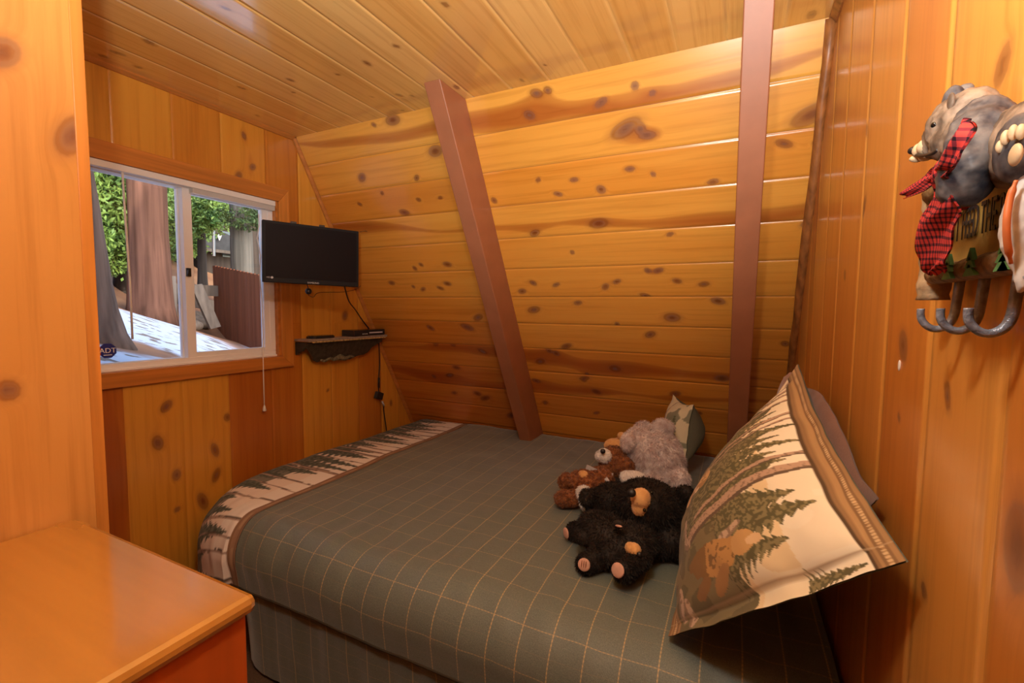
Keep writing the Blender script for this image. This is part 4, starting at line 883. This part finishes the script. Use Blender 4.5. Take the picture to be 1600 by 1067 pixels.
# tan plush behind
g4 = empty('plush_toy', A(-.60, 2.42, BZ), 'small plain tan plush toy peeking out behind the curly brown dog', 'plush toy')
mb = MB(); E_(mb, 962, 697, 2.36, (.062, .05, .040)); E_(mb, 970, 704, 2.38, (.07, .06, .07)); E_(mb, 972, 715, 2.38, (.075, .07, .09)); E_(mb, 975, 728, 2.38, (.075, .07, .07)); furry(mb, 'body', M['fur_tan'], g4, 3500, .005, .0009, seed=31, floor=BF)
mb = MB(); E_(mb, 971, 681, 2.36, (.022, .018, .020)); furry(mb, 'ear', M['fur_tan'], g4, 500, .004, .0008, seed=32, voxel=.004)
# big grey bear seen from behind
g5 = empty('plush_bear', A(-.40, 2.28, BZ), 'large fluffy pinkish-grey plush bear behind the black bears, face turned away', 'plush toy')
mb = MB(); E_(mb, 1020, 708, 2.30, (.132, .12, .125)); E_(mb, 1010, 700, 2.30, (.11, .11, .11)); E_(mb, 1030, 722, 2.28, (.115, .11, .11)); E_(mb, 1027, 742, 2.26, (.115, .11, .08)); furry(mb, 'body', M['fur_grey'], g5, 16000, .018, .0013, seed=41, floor=BF)
for (px_, py_, y_, r_, sd2) in ((1006, 672, 2.33, (.046, .035, .042), 42), (1036, 666, 2.33, (.05, .035, .034), 43)):
    mb = MB(); E_(mb, px_, py_, y_, r_); furry(mb, 'ear', M['fur_grey'], g5, 2200, .014, seed=sd2)
mb = MB(); E_(mb, 982, 690, 2.20, (.034, .04, .045)); furry(mb, 'paw', M['fur_grey'], g5, 1500, .012, seed=44)
mb = MB(); E_(mb, 1061, 748, 2.12, (.045, .045, .042)); furry(mb, 'paw', M['fur_grey'], g5, 1800, .013, seed=45, floor=BF)
mb = MB(); E_(mb, 990, 748, 2.08, (.06, .05, .035)); E_(mb, 980, 745, 2.10, (.035, .035, .03)); furry(mb, 'pale_belly', M['fur_white'], g5, 1500, .006, seed=46, floor=BF)

# ------------------------------------------------------------------ bear hook rack on the right wall
HX = .245
def W_(px, py, x=HX): return at_x(px, py, x)
M['res_bark'] = plain('carved_bark', (.22, .13, .055), .6, 0, .6, 70, .9)
M['res_log'] = plain('carved_log_end', (.42, .30, .17), .6, 0, .4, 60, .6)
M['res_plaque'] = plain('plaque_olive_gold', (.36, .22, .05), .55, 0, .25, 40, .2)
M['res_fur'] = furmat('carved_brown_fur', (.10, .07, .05), (.33, .24, .17), 45, .5, 0)
M['res_fur_d'] = furmat('carved_dark_fur', (.035, .035, .045), (.17, .15, .14), 55, .42, 0)
M['res_tan'] = plain('carved_muzzle', (.66, .48, .28), .5, 0, .15, 60, .2)
M['res_green'] = plain('painted_tree_green', (.10, .28, .10), .6, 0, .25, 90)
M['iron'] = plain('hammered_iron', (.25, .28, .34), .35, .25, .5, 90, .8)
M['letter'] = plain('letter_black', (.012, .012, .014), .5)
M['scarf'] = None
rk = empty('coat_hook_rack', W_(1540, 350), 'carved bear coat rack with a sign and iron hooks on the right wall', 'coat rack')
zt = lambda px, py, x=HX: W_(px, py, x).z
# plaque
zT, zB = zt(1490, 318), zt(1480, 452)
yL = W_(1468, 400, .234).y; yR = .49
zt1 = zt(1560, 290)+.005; zb1 = zt(1480, 452)+.003
zT = EYE+.140; zB = EYE+.050
MB().box((XR-.030, yR, zB-.01), (XR-.012, yL, zT)).build('sign_board', M['res_plaque'], rk, bevel=.003)
text('lettering', "DON'T FEED THE BEARS", .050, (XR-.0318, .683, EYE+.101), (0, -1, 0), (0, 0, 1), M['letter'], rk, ext=.0004, fit=.200)
def log(name, p0, p1, r, parent=rk, mat='res_bark', seed=1, n=14, seg=22):
    mb = MB(); rg = random.Random(seed); pts = [Vector(p0).lerp(Vector(p1), k/seg) for k in range(seg+1)]
    mb.tube(pts, [r*(1+rg.uniform(-.09, .09)) for _ in pts], n); return mb.build(name, M[mat], parent, smooth=True)
log('upper_log', (XR-.034, yL+.004, EYE+.156), (XR-.034, .47, EYE+.156), .0165, seed=2)
lg_ = log('lower_log', (XR-.032, yL+.002, EYE+.050), (XR-.032, .47, EYE+.050), .0125, seed=3)
for y_ in (W_(1480, 405, .217).y, W_(1515, 395, .217).y, W_(1566, 380, .217).y, .575, .52):
    mb = MB(); 
    for k, (w_, z_) in enumerate(((.014, 0), (.0115, .008), (.008, .016))):
        x_ = XR-.047
        mb.prism([(x_, y_-w_, EYE+.040+z_), (x_, y_+w_, EYE+.040+z_), (x_, y_, EYE+.040+z_+.013)], (.004, 0, 0))
    mb.build('painted_tree', M['res_green'], lg_)
# upright log at the left end, behind the scarf
yu = W_(1460, 430, .236).y
log('upright_log', (XR-.028, yu, EYE+.175), (XR-.028, yu, EYE+.018), .017, mat='res_log', seed=5)
log('upright_log', (XR-.022, yu+.024, EYE+.130), (XR-.022, yu+.018, EYE+.024), .010, mat='res_bark', seed=6)
# hooks: each springs from the wall, drops and curls out into the room
def hook(y):
    P_ = [(XR-.012, y, EYE+.048), (XR-.014, y, EYE+.020), (XR-.016, y, EYE-.002), (XR-.021, y, EYE-.014), (XR-.031, y, EYE-.020), (XR-.041, y, EYE-.017), (XR-.048, y, EYE-.007), (XR-.049, y, EYE+.006)]
    p = smooth_pts(P_, 5); mb = MB(); mb.tube(p, [.0052-.0012*i/len(p) for i in range(len(p))], 10); mb.build('hook', M['iron'], rk, smooth=True)
    return p
for y_ in (W_(1497, 450, .25).y, W_(1535, 450, .25).y, W_(1589, 450, .25).y, .50): hook(y_)
# the carved bear leaning over the top log
def rough_blob(mb, name, mat, parent, disp=.0018, ds=110, voxel=.003): 
    me = remeshed(mb, name, voxel, disp, ds, None, 2); return link_mesh(name, me, mat, parent, True)
def WE(mb, px, py, x, r): c = at_x(px, py, x); mb.ell(c, r, None, 16, 10); return c
mb = MB(); WE(mb, 1498, 196, .222, (.030, .034, .034)); WE(mb, 1514, 188, .225, (.028, .032, .034)); WE(mb, 1480, 212, .218, (.024, .024, .024)); WE(mb, 1492, 222, .215, (.022, .030, .022)); WE(mb, 1466, 228, .212, (.016, .018, .015)); WE(mb, 1512, 214, .22, (.024, .026, .026))
hb = rough_blob(mb, 'head', M['res_fur'], rk)
mb = MB(); WE(mb, 1452, 228, .205, (.0125, .014, .0115)); WE(mb, 1441, 234, .203, (.011, .011, .010)); WE(mb, 1463, 222, .207, (.010, .012, .009)); rough_blob(mb, 'muzzle', M['res_tan'], hb, .0005)
mb = MB(); WE(mb, 1434, 247, .203, (.009, .010, .0055)); WE(mb, 1446, 247, .205, (.008, .009, .004)); rough_blob(mb, 'jaw', M['res_tan'], hb, .0004)
MB().ell(W_(1427, 235, .200), (.006, .006, .005)).build('nose', M['nose'], hb, smooth=True)
mb = MB(); mb.tube(smooth_pts([W_(1428, 241, .198), W_(1440, 243, .196), W_(1456, 240, .196), W_(1466, 234, .198)], 4), .0022, 6).build('mouth', M['nose'], hb, smooth=True)
MB().ell(W_(1461, 195, .197), (.004, .004, .004)).build('eye', M['eye'], hb, smooth=True)
for (px_, py_, x_, a) in ((1489, 156, .215, 0), (1507, 151, .238, 0)):
    mb = MB(); WE(mb, px_, py_, x_, (.010, .014, .016)); WE(mb, px_+3, py_+10, x_, (.010, .012, .012)); e_ = rough_blob(mb, 'ear', M['res_fur_d'], hb, .001)
    MB().ell(W_(px_-3, py_+2, x_-.011), (.003, .007, .009)).build('ear_inner', M['res_fur'], e_, smooth=True)
# arm hanging over the log
mb = MB()
for k, (px_, py_, x_, r_) in enumerate(((1537, 190, .212, .024), (1530, 210, .204, .025), (1522, 232, .198, .024), (1514, 254, .194, .0225), (1507, 274, .193, .0215), (1506, 290, .194, .021), (1518, 290, .200, .017))): WE(mb, px_, py_, x_, r_)
rough_blob(mb, 'arm', M['res_fur_d'], rk, .0016)
# back, flank and the raised hind paw showing its sole
mb = MB()
for (px_, py_, x_, r_) in ((1545, 215, .225, (.028, .030, .034)), (1560, 225, .225, (.026, .035, .036)), (1580, 230, .225, (.026, .04, .036)), (1605, 225, .225, (.026, .05, .038)), (1640, 225, .225, (.026, .05, .036)), (1560, 248, .222, (.02, .03, .024))): WE(mb, px_, py_, x_, r_)
rough_blob(mb, 'torso', M['res_fur'], rk)
mb = MB(); WE(mb, 1588, 232, .200, (.012, .026, .028)); pf = rough_blob(mb, 'hind_paw', M['res_fur_d'], rk, .0008)
for (px_, py_, r_) in ((1587, 242, (.003, .0085, .0085)), (1563, 229, (.003, .003, .0052)), (1571, 215, (.003, .0032, .006)), (1583, 207, (.003, .0032, .0062)), (1595, 206, (.003, .0032, .006))):
    MB().ell(W_(px_, py_, .1885), r_).build('paw_pad', M['res_tan'], pf, smooth=True)
mb = MB(); mb.ell(W_(1503, 318, .228), (.010, .010, .008)).build('berry', M['sticker_red'], rk, smooth=True)
# second hooks' fish: white and orange, hanging from the right of the sign
M['fish_w'] = plain('fish_pale', (.62, .60, .58), .4, 0, .2, 90); M['fish_o'] = plain('fish_orange', (.60, .17, .05), .45)
M['fish_g'] = plain('fish_grey', (.25, .27, .30), .4, 0, .5, 90)
fs_ = empty('carved_fish', W_(1590, 360, .20), 'pale carved fish with an orange back hanging over the right part of the sign', 'fish')
mb = MB()
for k in range(9):
    t = k/8; p = W_(1604-9*math.sin(t*2.6)+(-2)*t, 288+140*t, .205); r_ = .007+.011*math.sin(min(1, t*1.15)*PI)**.8; mb.ell(p, (r_*.7, r_, .016), None, 12, 8)
rough_blob(mb, 'body', M['fish_w'], fs_, .0008)
mb = MB(); mb.tube(smooth_pts([W_(1588, 282, .195), W_(1578, 310, .192), W_(1573, 345, .190), W_(1574, 380, .192), W_(1580, 412, .197)], 5), [.0015]*3+[.0026]*15+[.0014]*3, 8).build('orange_back', M['fish_o'], fs_, smooth=True)
mb = MB(); mb.prism([W_(1583, 415, .203), W_(1596, 412, .203), W_(1598, 436, .203), W_(1590, 430, .203), W_(1580, 442, .203)], (.006, 0, 0)); mb.build('tail', M['fish_g'], fs_, bevel=.001)
# red-and-black checked scarf
def scarfmat():
    m, nt, b = newmat('red_check_cloth'); L = nt.links; uv = N(nt, 'ShaderNodeUVMap', uv_map='uv'); sp = N(nt, 'ShaderNodeSeparateXYZ'); L.new(uv.outputs[0], sp.inputs[0]); o_ = []
    for s_ in (0, 1):
        a = N(nt, 'ShaderNodeMath', operation='PINGPONG'); a.inputs[1].default_value = .0045; L.new(sp.outputs[s_], a.inputs[0])
        c = N(nt, 'ShaderNodeMath', operation='LESS_THAN'); c.inputs[1].default_value = .0017; L.new(a.outputs[0], c.inputs[0]); o_.append(c.outputs[0])
    ad = N(nt, 'ShaderNodeMath', operation='ADD'); L.new(o_[0], ad.inputs[0]); L.new(o_[1], ad.inputs[1]); hf = N(nt, 'ShaderNodeMath', operation='MULTIPLY'); hf.inputs[1].default_value = .5; L.new(ad.outputs[0], hf.inputs[0])
    r = ramp(nt, [(0, (.62, .055, .045)), (.5, (.20, .025, .035)), (1, (.02, .01, .015))]); r.color_ramp.interpolation = 'CONSTANT'
    r.color_ramp.elements[1].position = .4; r.color_ramp.elements[2].position = .9
    L.new(hf.outputs[0], r.inputs[0]); L.new(r.outputs[0], b.inputs['Base Color']); b.inputs['Roughness'].default_value = .9; b.inputs['Specular IOR Level'].default_value = .15; return m
M['scarf'] = scarfmat()
sf = empty('checked_scarf', W_(1478, 290, .19), 'red and black checked scarf tied round the neck of the carved bear', 'scarf')
def ribbon_cloth(name, path, parent, wob=.003, seed=0, fray=True, th=.0016):
    """path: list of (left point, right point); a cloth strip with thickness, ripples and a ragged end"""
    n = 26; m = 12; Lp = smooth_pts([p[0] for p in path], 6); Rp = smooth_pts([p[1] for p in path], 6); K = len(Lp)
    vs, uvs, fs = [], [], []; ac = 0; rg = random.Random(seed)
    nrm_ = ((Lp[K//2]-Rp[K//2]).cross(Lp[min(K-1, K//2+2)]-Lp[K//2])).normalized()
    if nrm_.dot(CAMP-Lp[0]) < 0: nrm_ = -nrm_
    for side in (1, -1):
        ac = 0
        for i in range(K):
            if i: ac += ((Lp[i]+Rp[i])/2-(Lp[i-1]+Rp[i-1])/2).length
            wdt = (Lp[i]-Rp[i]).length
            for j in range(m+1):
                t = j/m; p = Lp[i].lerp(Rp[i], t) + nrm_*(wob*math.sin(t*PI*2.2+i*.25+seed)*1.0 + .5*wob*math.sin(t*9+i*.6) + side*th/2)
                if fray and i == K-1: p += (Lp[i]-Lp[i-1]).normalized()*rg.uniform(-.002, .005)
                vs.append(p); uvs.append(((t-.5)*wdt, ac))
    o2 = K*(m+1)
    for b0 in (0, o2):
        for i in range(K-1):
            for j in range(m): a = b0+i*(m+1)+j; fs.append((a, a+1, a+m+2, a+m+1))
    for i in range(K-1):
        for j in (0, m): a = i*(m+1)+j; fs.append((a, a+m+1, a+m+1+o2, a+o2))
    for i in (0, K-1):
        for j in range(m): a = i*(m+1)+j; fs.append((a, a+1, a+1+o2, a+o2))
    me = bpy.data.meshes.new(name); me.from_pydata([tuple(v) for v in vs], [], fs); l = me.uv_layers.new(name='uv'); li = np.zeros(len(me.loops), np.int32); me.loops.foreach_get('vertex_index', li)
    l.data.foreach_set('uv', np.array(uvs)[li].reshape(-1)); return link_mesh(name, me, M['scarf'], parent, True)
ribbon_cloth('hanging_end', [(W_(1466, 272, .185), W_(1484, 268, .183)), (W_(1462, 295, .186), W_(1486, 296, .182)), (W_(1450, 322, .187), W_(1490, 325, .182)), (W_(1432, 345, .190), W_(1494, 350, .186)), (W_(1436, 385, .196), W_(1490, 385, .192)), (W_(1441, 410, .200), W_(1480, 410, .196)), (W_(1444, 426, .203), W_(1470, 424, .200))], sf, seed=1)
ribbon_cloth('flying_end', [(W_(1468, 258, .186), W_(1480, 276, .184)), (W_(1448, 270, .186), W_(1460, 286, .185)), (W_(1428, 286, .186), W_(1442, 298, .185)), (W_(1408, 300, .187), W_(1416, 310, .186))], sf, wob=.002, seed=2)
ribbon_cloth('neck_band', [(W_(1508, 184, .172), W_(1517, 190, .174)), (W_(1494, 208, .168), W_(1511, 215, .168)), (W_(1480, 236, .168), W_(1500, 246, .166)), (W_(1470, 258, .170), W_(1490, 268, .170)), (W_(1462, 270, .184), W_(1482, 282, .182))], sf, wob=.003, seed=3, fray=False)
mb = MB(); mb.ell(W_(1474, 266, .180), (.008, .013, .012)); o = mb.build('knot', M['scarf'], sf, smooth=True)
lu = o.data.uv_layers.new(name='uv')
for lp in o.data.loops: v_ = o.data.vertices[lp.vertex_index].co; lu.data[lp.index].uv = (v_.y, v_.z)
# old nail hole in the right wall
nh = MB().ell(at_x(1405, 571, XR-.0005), (.0015, .006, .010), None, 12, 8).build('wall_hook_scar', M['white'], smooth=True); tag(nh, 'small pale chipped patch in the right wall above the pillow', 'chip')

# ------------------------------------------------------------------ outside
def gz_(X_, Y_):
    """ground height (relative to the eye) at distance X_ west of the camera"""
    z = -.505 + .212*X_ - .352*Y_
    z += .26*max(0, X_-8.6) + .10*max(0, Y_-5.2)
    z += .05*nz3(X_*.5, Y_*.5, 1) + .02*nz3(X_*1.7, Y_*1.7, 4)
    return min(z, 9)
def ground_mesh():
    xs = list(np.arange(2.49, 9.5, .10)) + list(np.arange(9.5, 40, .6)); ys = list(np.arange(-6, 1, .5)) + list(np.arange(1, 8.5, .10)) + list(np.arange(8.5, 40, .8))
    vs = [(-x, y, gz_(x, y)+EYE) for x in xs for y in ys]; nv = len(ys); fs = [(i*nv+j, i*nv+j+1, (i+1)*nv+j+1, (i+1)*nv+j) for i in range(len(xs)-1) for j in range(nv-1)]
    me = bpy.data.meshes.new('ground'); me.from_pydata(vs, [], fs); at = me.attributes.new('snow', 'FLOAT_COLOR', 'POINT'); c = []
    for x in xs:
        for y in ys:
            edge = 7.6 + .6*nz3(y*.9, 0, 2) + .35*nz3(x*2, y*2, 5)
            s_ = 1 if x < edge else 0; s_ = float(smooth(edge+.15, edge-.15, x)) if True else s_
            s_ *= 1-.9*float(smooth(.45, .1, abs((y-(5.0+(x-7.05)*.23))+.35)+.35*nz3(x*3, y*3, 7)))
            s_ *= 1-float(smooth(.50, .30, math.hypot(x-4.0, y-1.76)+.15*nz3(x*5, y*5, 2)))
            c += [s_, nz3(x*6, y*2.5, 9)*.5+.5, 0, 1]
    at.data.foreach_set('color', c); return me
def groundmat():
    m, nt, b = newmat('snow_and_pine_needles'); L = nt.links; at = N(nt, 'ShaderNodeAttribute', attribute_name='snow'); sp = N(nt, 'ShaderNodeSeparateColor'); L.new(at.outputs['Color'], sp.inputs[0])
    tc = N(nt, 'ShaderNodeTexCoord'); nz = N(nt, 'ShaderNodeTexNoise'); nz.inputs['Scale'].default_value = 5.5; nz.inputs['Detail'].default_value = 7; L.new(tc.outputs['Object'], nz.inputs['Vector'])
    nz2 = N(nt, 'ShaderNodeTexNoise'); nz2.inputs['Scale'].default_value = 1.1; nz2.inputs['Detail'].default_value = 8; L.new(tc.outputs['Object'], nz2.inputs['Vector'])
    nd = ramp(nt, [(.3, (.06, .028, .014)), (.5, (.24, .105, .045)), (.68, (.36, .18, .08))]); L.new(nz2.outputs[0], nd.inputs[0])
    dirt = ramp(nt, [(.55, (0, 0, 0)), (.60, (1, 1, 1))]); L.new(nz.outputs[0], dirt.inputs[0])
    sn = mixc(nt); L.new(dirt.outputs[0], sn.inputs[0]); sn.inputs[6].default_value = (.44, .49, .58, 1); sn.inputs[7].default_value = (.15, .11, .085, 1)
    mx = mixc(nt); L.new(sp.outputs[0], mx.inputs[0]); L.new(nd.outputs[0], mx.inputs[6]); L.new(sn.outputs[2], mx.inputs[7]); L.new(mx.outputs[2], b.inputs['Base Color']); b.inputs['Roughness'].default_value = .9
    return m
gr_ = link_mesh('ground', ground_mesh(), groundmat(), None, True); gr_['kind'] = 'structure'
M['bark'] = stained('grey_brown_bark', (.13, .085, .065), .95, 2, .55, .1, .42); M['bark_red'] = stained('reddish_bark', (.14, .068, .045), .95, 2, .55, .1, .34); M['bark_grey'] = stained('grey_bark', (.15, .135, .11), .95, 2, .45, .1, .4); M['bark_dark'] = stained('dark_bark', (.06, .048, .04), .95, 2, .45, .1, .4)
def leafmat(name, c1, c2):
    m, nt, b = newmat(name); L = nt.links; tc = N(nt, 'ShaderNodeTexCoord'); nz = N(nt, 'ShaderNodeTexNoise'); nz.inputs['Scale'].default_value = 3; nz.inputs['Detail'].default_value = 4; L.new(tc.outputs['Object'], nz.inputs['Vector'])
    r = ramp(nt, [(.35, c1), (.65, c2)]); L.new(nz.outputs[0], r.inputs[0]); L.new(r.outputs[0], b.inputs['Base Color']); b.inputs['Roughness'].default_value = .6; b.inputs['Transmission Weight'].default_value = 0; b.inputs['Subsurface Weight'].default_value = 0; return m
M['leaf'] = leafmat('green_needles', (.05, .13, .02), (.26, .38, .07)); M['leaf_d'] = leafmat('dark_needles', (.02, .05, .015), (.10, .17, .04))
def trunk_pts(base, top, r, flare, seed, wav=.03):
    P_ = []; R_ = []; K = 34
    for i in range(K+1):
        t = i/K; p = base.lerp(top, t) + Vector((nz3(t*3, seed, 0), nz3(t*3, seed, 5), 0))*wav; P_.append(p); R_.append(r*(1-.35*t)*(1+.05*nz3(t*20, seed, 1)) + flare*math.exp(-t*26))
    return P_, R_
def tree(name, label, base, height, r, flare, bark, leaves=None, leafm=None, seed=1, lean=(0, 0), group=None, leaf_size=.05):
    root = empty(name, base, label, 'tree', group); top = base+Vector((lean[0], lean[1], height)); P_, R_ = trunk_pts(base-Vector((0, 0, .15)), top, r, flare, seed)
    MB().tube(P_, R_, 20).build('trunk', bark, root, smooth=True)
    if leaves:
        rg = np.random.RandomState(seed); vs = []; fs = []
        for (c, rad, n) in leaves:
            c = Vector(c); near = P_[min(range(len(P_)), key=lambda i: (P_[i]-c).length)]
            MB().tube([near, near.lerp(c, .5)+Vector((0, 0, .05)), c], [.03, .018, .006], 6).build('branch', bark, root, smooth=True)
            tufts = max(8, n//13); tc_ = rg.randn(tufts, 3); tc_ /= np.linalg.norm(tc_, axis=1)[:, None]; tc_ *= (rg.rand(tufts, 1)**.45)
            for q_ in tc_:
                cc_ = np.array(c)+q_*np.array(rad)
                for _ in range(26):
                    p = cc_+rg.randn(3)*np.array([.09, .09, .05])*(rad[0]/.7); d = rg.randn(3); d[2] -= .3; d /= np.linalg.norm(d); s_ = np.cross(d, rg.randn(3)); s_ /= np.linalg.norm(s_); k = leaf_size*.62*(.6+.8*rg.rand())
                    b0 = len(vs); vs += [tuple(p-s_*k*.22), tuple(p+d*k*.6), tuple(p+s_*k*.22), tuple(p-d*k*.6)]; fs.append((b0, b0+1, b0+2, b0+3))
        me = bpy.data.meshes.new('foliage'); me.from_pydata(vs, [], fs); link_mesh('foliage', me, leafm, root)
    return root
def gp(px, X_):      # ground point seen in image column px at distance X_
    r = ray(px, 480); y = r.y*(-X_/r.x); return Vector((-X_, y, gz_(X_, y)+EYE))
def op(px, py, X_): return at_x(px, py, -X_)
tree('pine_tree', 'grey-brown tree trunk at the left edge of the window, closest to the house', gp(158, 4.0)+Vector((0, -.03, 0)), 6, .115, .13, M['bark'], seed=3, lean=(0, -.5))
tree('pine_tree', 'thickest reddish-brown pine trunk in the left window pane', gp(236, 8.0), 12, .255, .10, M['bark_red'], seed=4, lean=(0, .0))
tree('pine_tree', 'dark grey pine trunk close behind the thickest reddish trunk', gp(209, 9.6), 12, .22, .1, M['bark_dark'], seed=5)
tree('pine_tree', 'bright green conifer left of the thickest trunk', gp(160, 9.5), 7, .10, .05, M['bark_dark'],
     [(op(165, 300, 9.0), (.8, .85, .7), 3000), (op(170, 350, 9.0), (.7, .6, .6), 2600), (op(160, 390, 9.0), (.6, .55, .4), 1800), (op(180, 270, 9.4), (.7, .7, .6), 2200), (op(150, 270, 9.4), (.8, .8, .8), 2200)], M['leaf'], 6, leaf_size=.12)
tree('pine_tree', 'bright green conifer between the thickest trunk and the window mullion', gp(284, 13), 9, .12, .05, M['bark_dark'],
     [(op(283, 300, 12.5), (.9, .45, .8), 1700), (op(286, 350, 12.5), (.9, .45, .7), 1500), (op(280, 385, 12.5), (.8, .35, .4), 600)], M['leaf'], 7, leaf_size=.14)
tree('pine_tree', 'light green branch seen just right of the window mullion', gp(318, 11), 7, .09, .05, M['bark_dark'],
     [(op(322, 335, 10.5), (.7, .42, .42), 1500), (op(330, 320, 10.6), (.6, .36, .25), 900), (op(312, 350, 10.5), (.5, .25, .3), 700)], M['leaf'], 8, leaf_size=.11)
tree('pine_tree', 'pale grey trunk behind the brown fence, near the television', gp(381, 9.2)+Vector((0, .0, -.2)), 10, .22, .03, M['bark_grey'], [(op(385, 340, 9.0), (.5, .5, .25), 900)], M['leaf_d'], 9, leaf_size=.10)
dk = [(150, 17, .14), (186, 15, .12), (276, 17, .10), (296, 21, .14), (305, 15, .07), (322, 19, .12), (345, 24, .2), (398, 20, .14), (410, 16, .12), (259, 24, .2), (173, 24, .2)]
for i, (px_, X_, r_) in enumerate(dk):
    b = gp(px_, X_); tree('pine_tree', 'slim distant trunk standing on the wooded hillside', b, 11, r_, .05, M['bark_dark'] if i % 2 else M['bark'], None, None, 20+i, group='distant trunks on the hillside')
for i, (px_, X_) in enumerate(((130, 26), (200, 28), (262, 26), (300, 30), (350, 28), (400, 27), (450, 28))):
    b = gp(px_, X_); y_ = b.y
    tree('pine_tree', 'dark evergreen at the back of the wooded hillside', b, 13, .2, .1, M['bark_dark'], [((b.x, b.y, b.z+1.5+2.2*k), (2.6-.2*k, 2.6-.2*k, 1.6), 1400) for k in range(5)], M['leaf_d'] if i % 2 else M['leaf'], 50+i, group='dark evergreens behind the trunks', leaf_size=.32)
# fence
fc = empty('board_fence', Vector((-8.1, 5.26, gz_(8.1, 5.26)+EYE)), 'tall reddish-brown board fence right of the snow patch', 'fence')
M['fence'] = stained('fence_boards', (.23, .075, .035), .8, 2, .3, .2, .3)
fa, fb = Vector((-9.1, 5.50)), Vector((-6.6, 4.94)); nb = 18
for k in range(nb):
    t0, t1 = k/nb, (k+.93)/nb; p0, p1 = fa.lerp(fb, t0), fa.lerp(fb, t1); n_ = Vector((fb-fa).orthogonal()).normalized()*.012
    tm = (t0+t1)/2; zt_ = EYE+.787+(.46-.787)*tm*1.0; zb_ = EYE-.60+(-.92+.60)*tm
    MB().add([(p0.x-n_.x, p0.y-n_.y, zb_), (p1.x-n_.x, p1.y-n_.y, zb_), (p1.x+n_.x, p1.y+n_.y, zb_), (p0.x+n_.x, p0.y+n_.y, zb_), (p0.x-n_.x, p0.y-n_.y, zt_), (p1.x-n_.x, p1.y-n_.y, zt_), (p1.x+n_.x, p1.y+n_.y, zt_), (p0.x+n_.x, p0.y+n_.y, zt_)],
             [(0,3,2,1),(4,5,6,7),(0,1,5,4),(1,2,6,5),(2,3,7,6),(3,0,4,7)]).build('fence_board', M['fence'], fc)
# weathered planks and post beside the tree
M['weathered'] = stained('weathered_grey_wood', (.15, .12, .095), .85, 2, .35, .2, .4)
ps = MB().tube([gp(268, 7.9)-Vector((0, 0, .1)), gp(268, 7.9)+Vector((0, 0, .75))], [.075, .07], 12).build('fence_post', M['weathered'], smooth=True); tag(ps, 'short weathered post standing right beside the thickest trunk', 'post')
pl = MB().obox((op(322, 455, 8.9)+op(300, 452, 8.9))/2, (0, .45, 0), (.03, 0, 0), (0, 0, .10)).build('plank', M['weathered']); tag(pl, 'level weathered plank left of the brown fence', 'plank')
pa_, pb_ = op(306, 445, 8.3), op(336, 512, 8.1); d_ = (pb_-pa_)/2
pl = MB().obox((pa_+pb_)/2, d_, (.03, 0, 0), Vector((1, 0, 0)).cross(d_).normalized()*.09).build('plank', M['weathered']); tag(pl, 'slanting weathered plank leaning down against the brown fence', 'plank')
pl = MB().obox((op(290, 470, 9.4)+op(300, 470, 9.4))/2, (0, .6, -.12), (.03, 0, 0), (0, .02, .10)).build('plank', M['weathered']); tag(pl, 'low weathered plank seen beside the window mullion', 'plank')
# neighbour's dark cabin on the slope
cbn = empty('neighbor_cabin', op(352, 400, 14), 'dark brown cabin with a low roof behind the fence', 'house')
M['cabin'] = stained('cabin_dark_boards', (.06, .045, .035), .8, 2, .4, .2, .2); M['roof'] = plain('dark_shingles', (.05, .05, .05), .8, 0, .4, 4); M['cab_glass'] = plain('cabin_window', (.10, .13, .14), .15)
def cb_box(p, hx, hy, z0_, z1_): return MB().box((p.x-hx, p.y-hy, z0_), (p.x+hx, p.y+hy, z1_))
pc_ = op(352, 400, 14.5); z0_ = gz_(13.5, pc_.y)+EYE-1.0
cb_box(pc_, 1.6, 1.75, z0_, pc_.z+1.2).build('wall', M['cabin'], cbn)
rz = pc_.z+1.15; MB().prism([(pc_.x+2.0, pc_.y-2.1, rz), (pc_.x+2.0, pc_.y+2.1, rz), (pc_.x+2.0, pc_.y, rz+1.5)], (-4, 0, 0)).build('roof', M['roof'], cbn)
q0 = op(352, 388, 12.6); MB().prism([(q0.x, q0.y-.75, q0.z-.1), (q0.x, q0.y+.75, q0.z-.1), (q0.x, q0.y+.75, q0.z+.12), (q0.x, q0.y, q0.z+.42), (q0.x, q0.y-.75, q0.z+.12)], (-.5, 0, 0)).build('porch_gable', M['roof'], cbn)
MB().box((q0.x+.01, q0.y-.6, q0.z-.14), (q0.x+.05, q0.y+.65, q0.z-.06)).build('gutter', M['weathered'], cbn)
MB().box((pc_.x+1.6, pc_.y-1.1, pc_.z-.2), (pc_.x+1.63, pc_.y-.3, pc_.z+.5)).build('window', M['cab_glass'], cbn)
lg0 = op(343, 371, 12.5); lt = MB().prism([lg0+Vector((0, -.07, .08)), lg0+Vector((0, .07, .08)), lg0+Vector((0, 0, -.09))], (-.03, 0, 0)).build('porch_light', M['white'], cbn)
dp_ = op(334, 345, 11.5); dpb = op(334, 400, 11.5); o = MB().tube([dp_+Vector((0, 0, .6)), dpb], .035, 8).build('downpipe', M['grey_metal'], cbn)
# plate propped against rocks: small round stones in the needles
rg = random.Random(12)
for k in range(5):
    b = gp(300+rg.uniform(-6, 22), 8.6+rg.uniform(-.4, .8)); o = MB().ell(b+Vector((0, 0, .05)), (.16, .2*rg.uniform(.7, 1.2), .11)).build('stone', M['weathered'], smooth=True); tag(o, 'grey stone lying in the pine needles by the weathered planks', 'stone', 'grey stones by the planks')
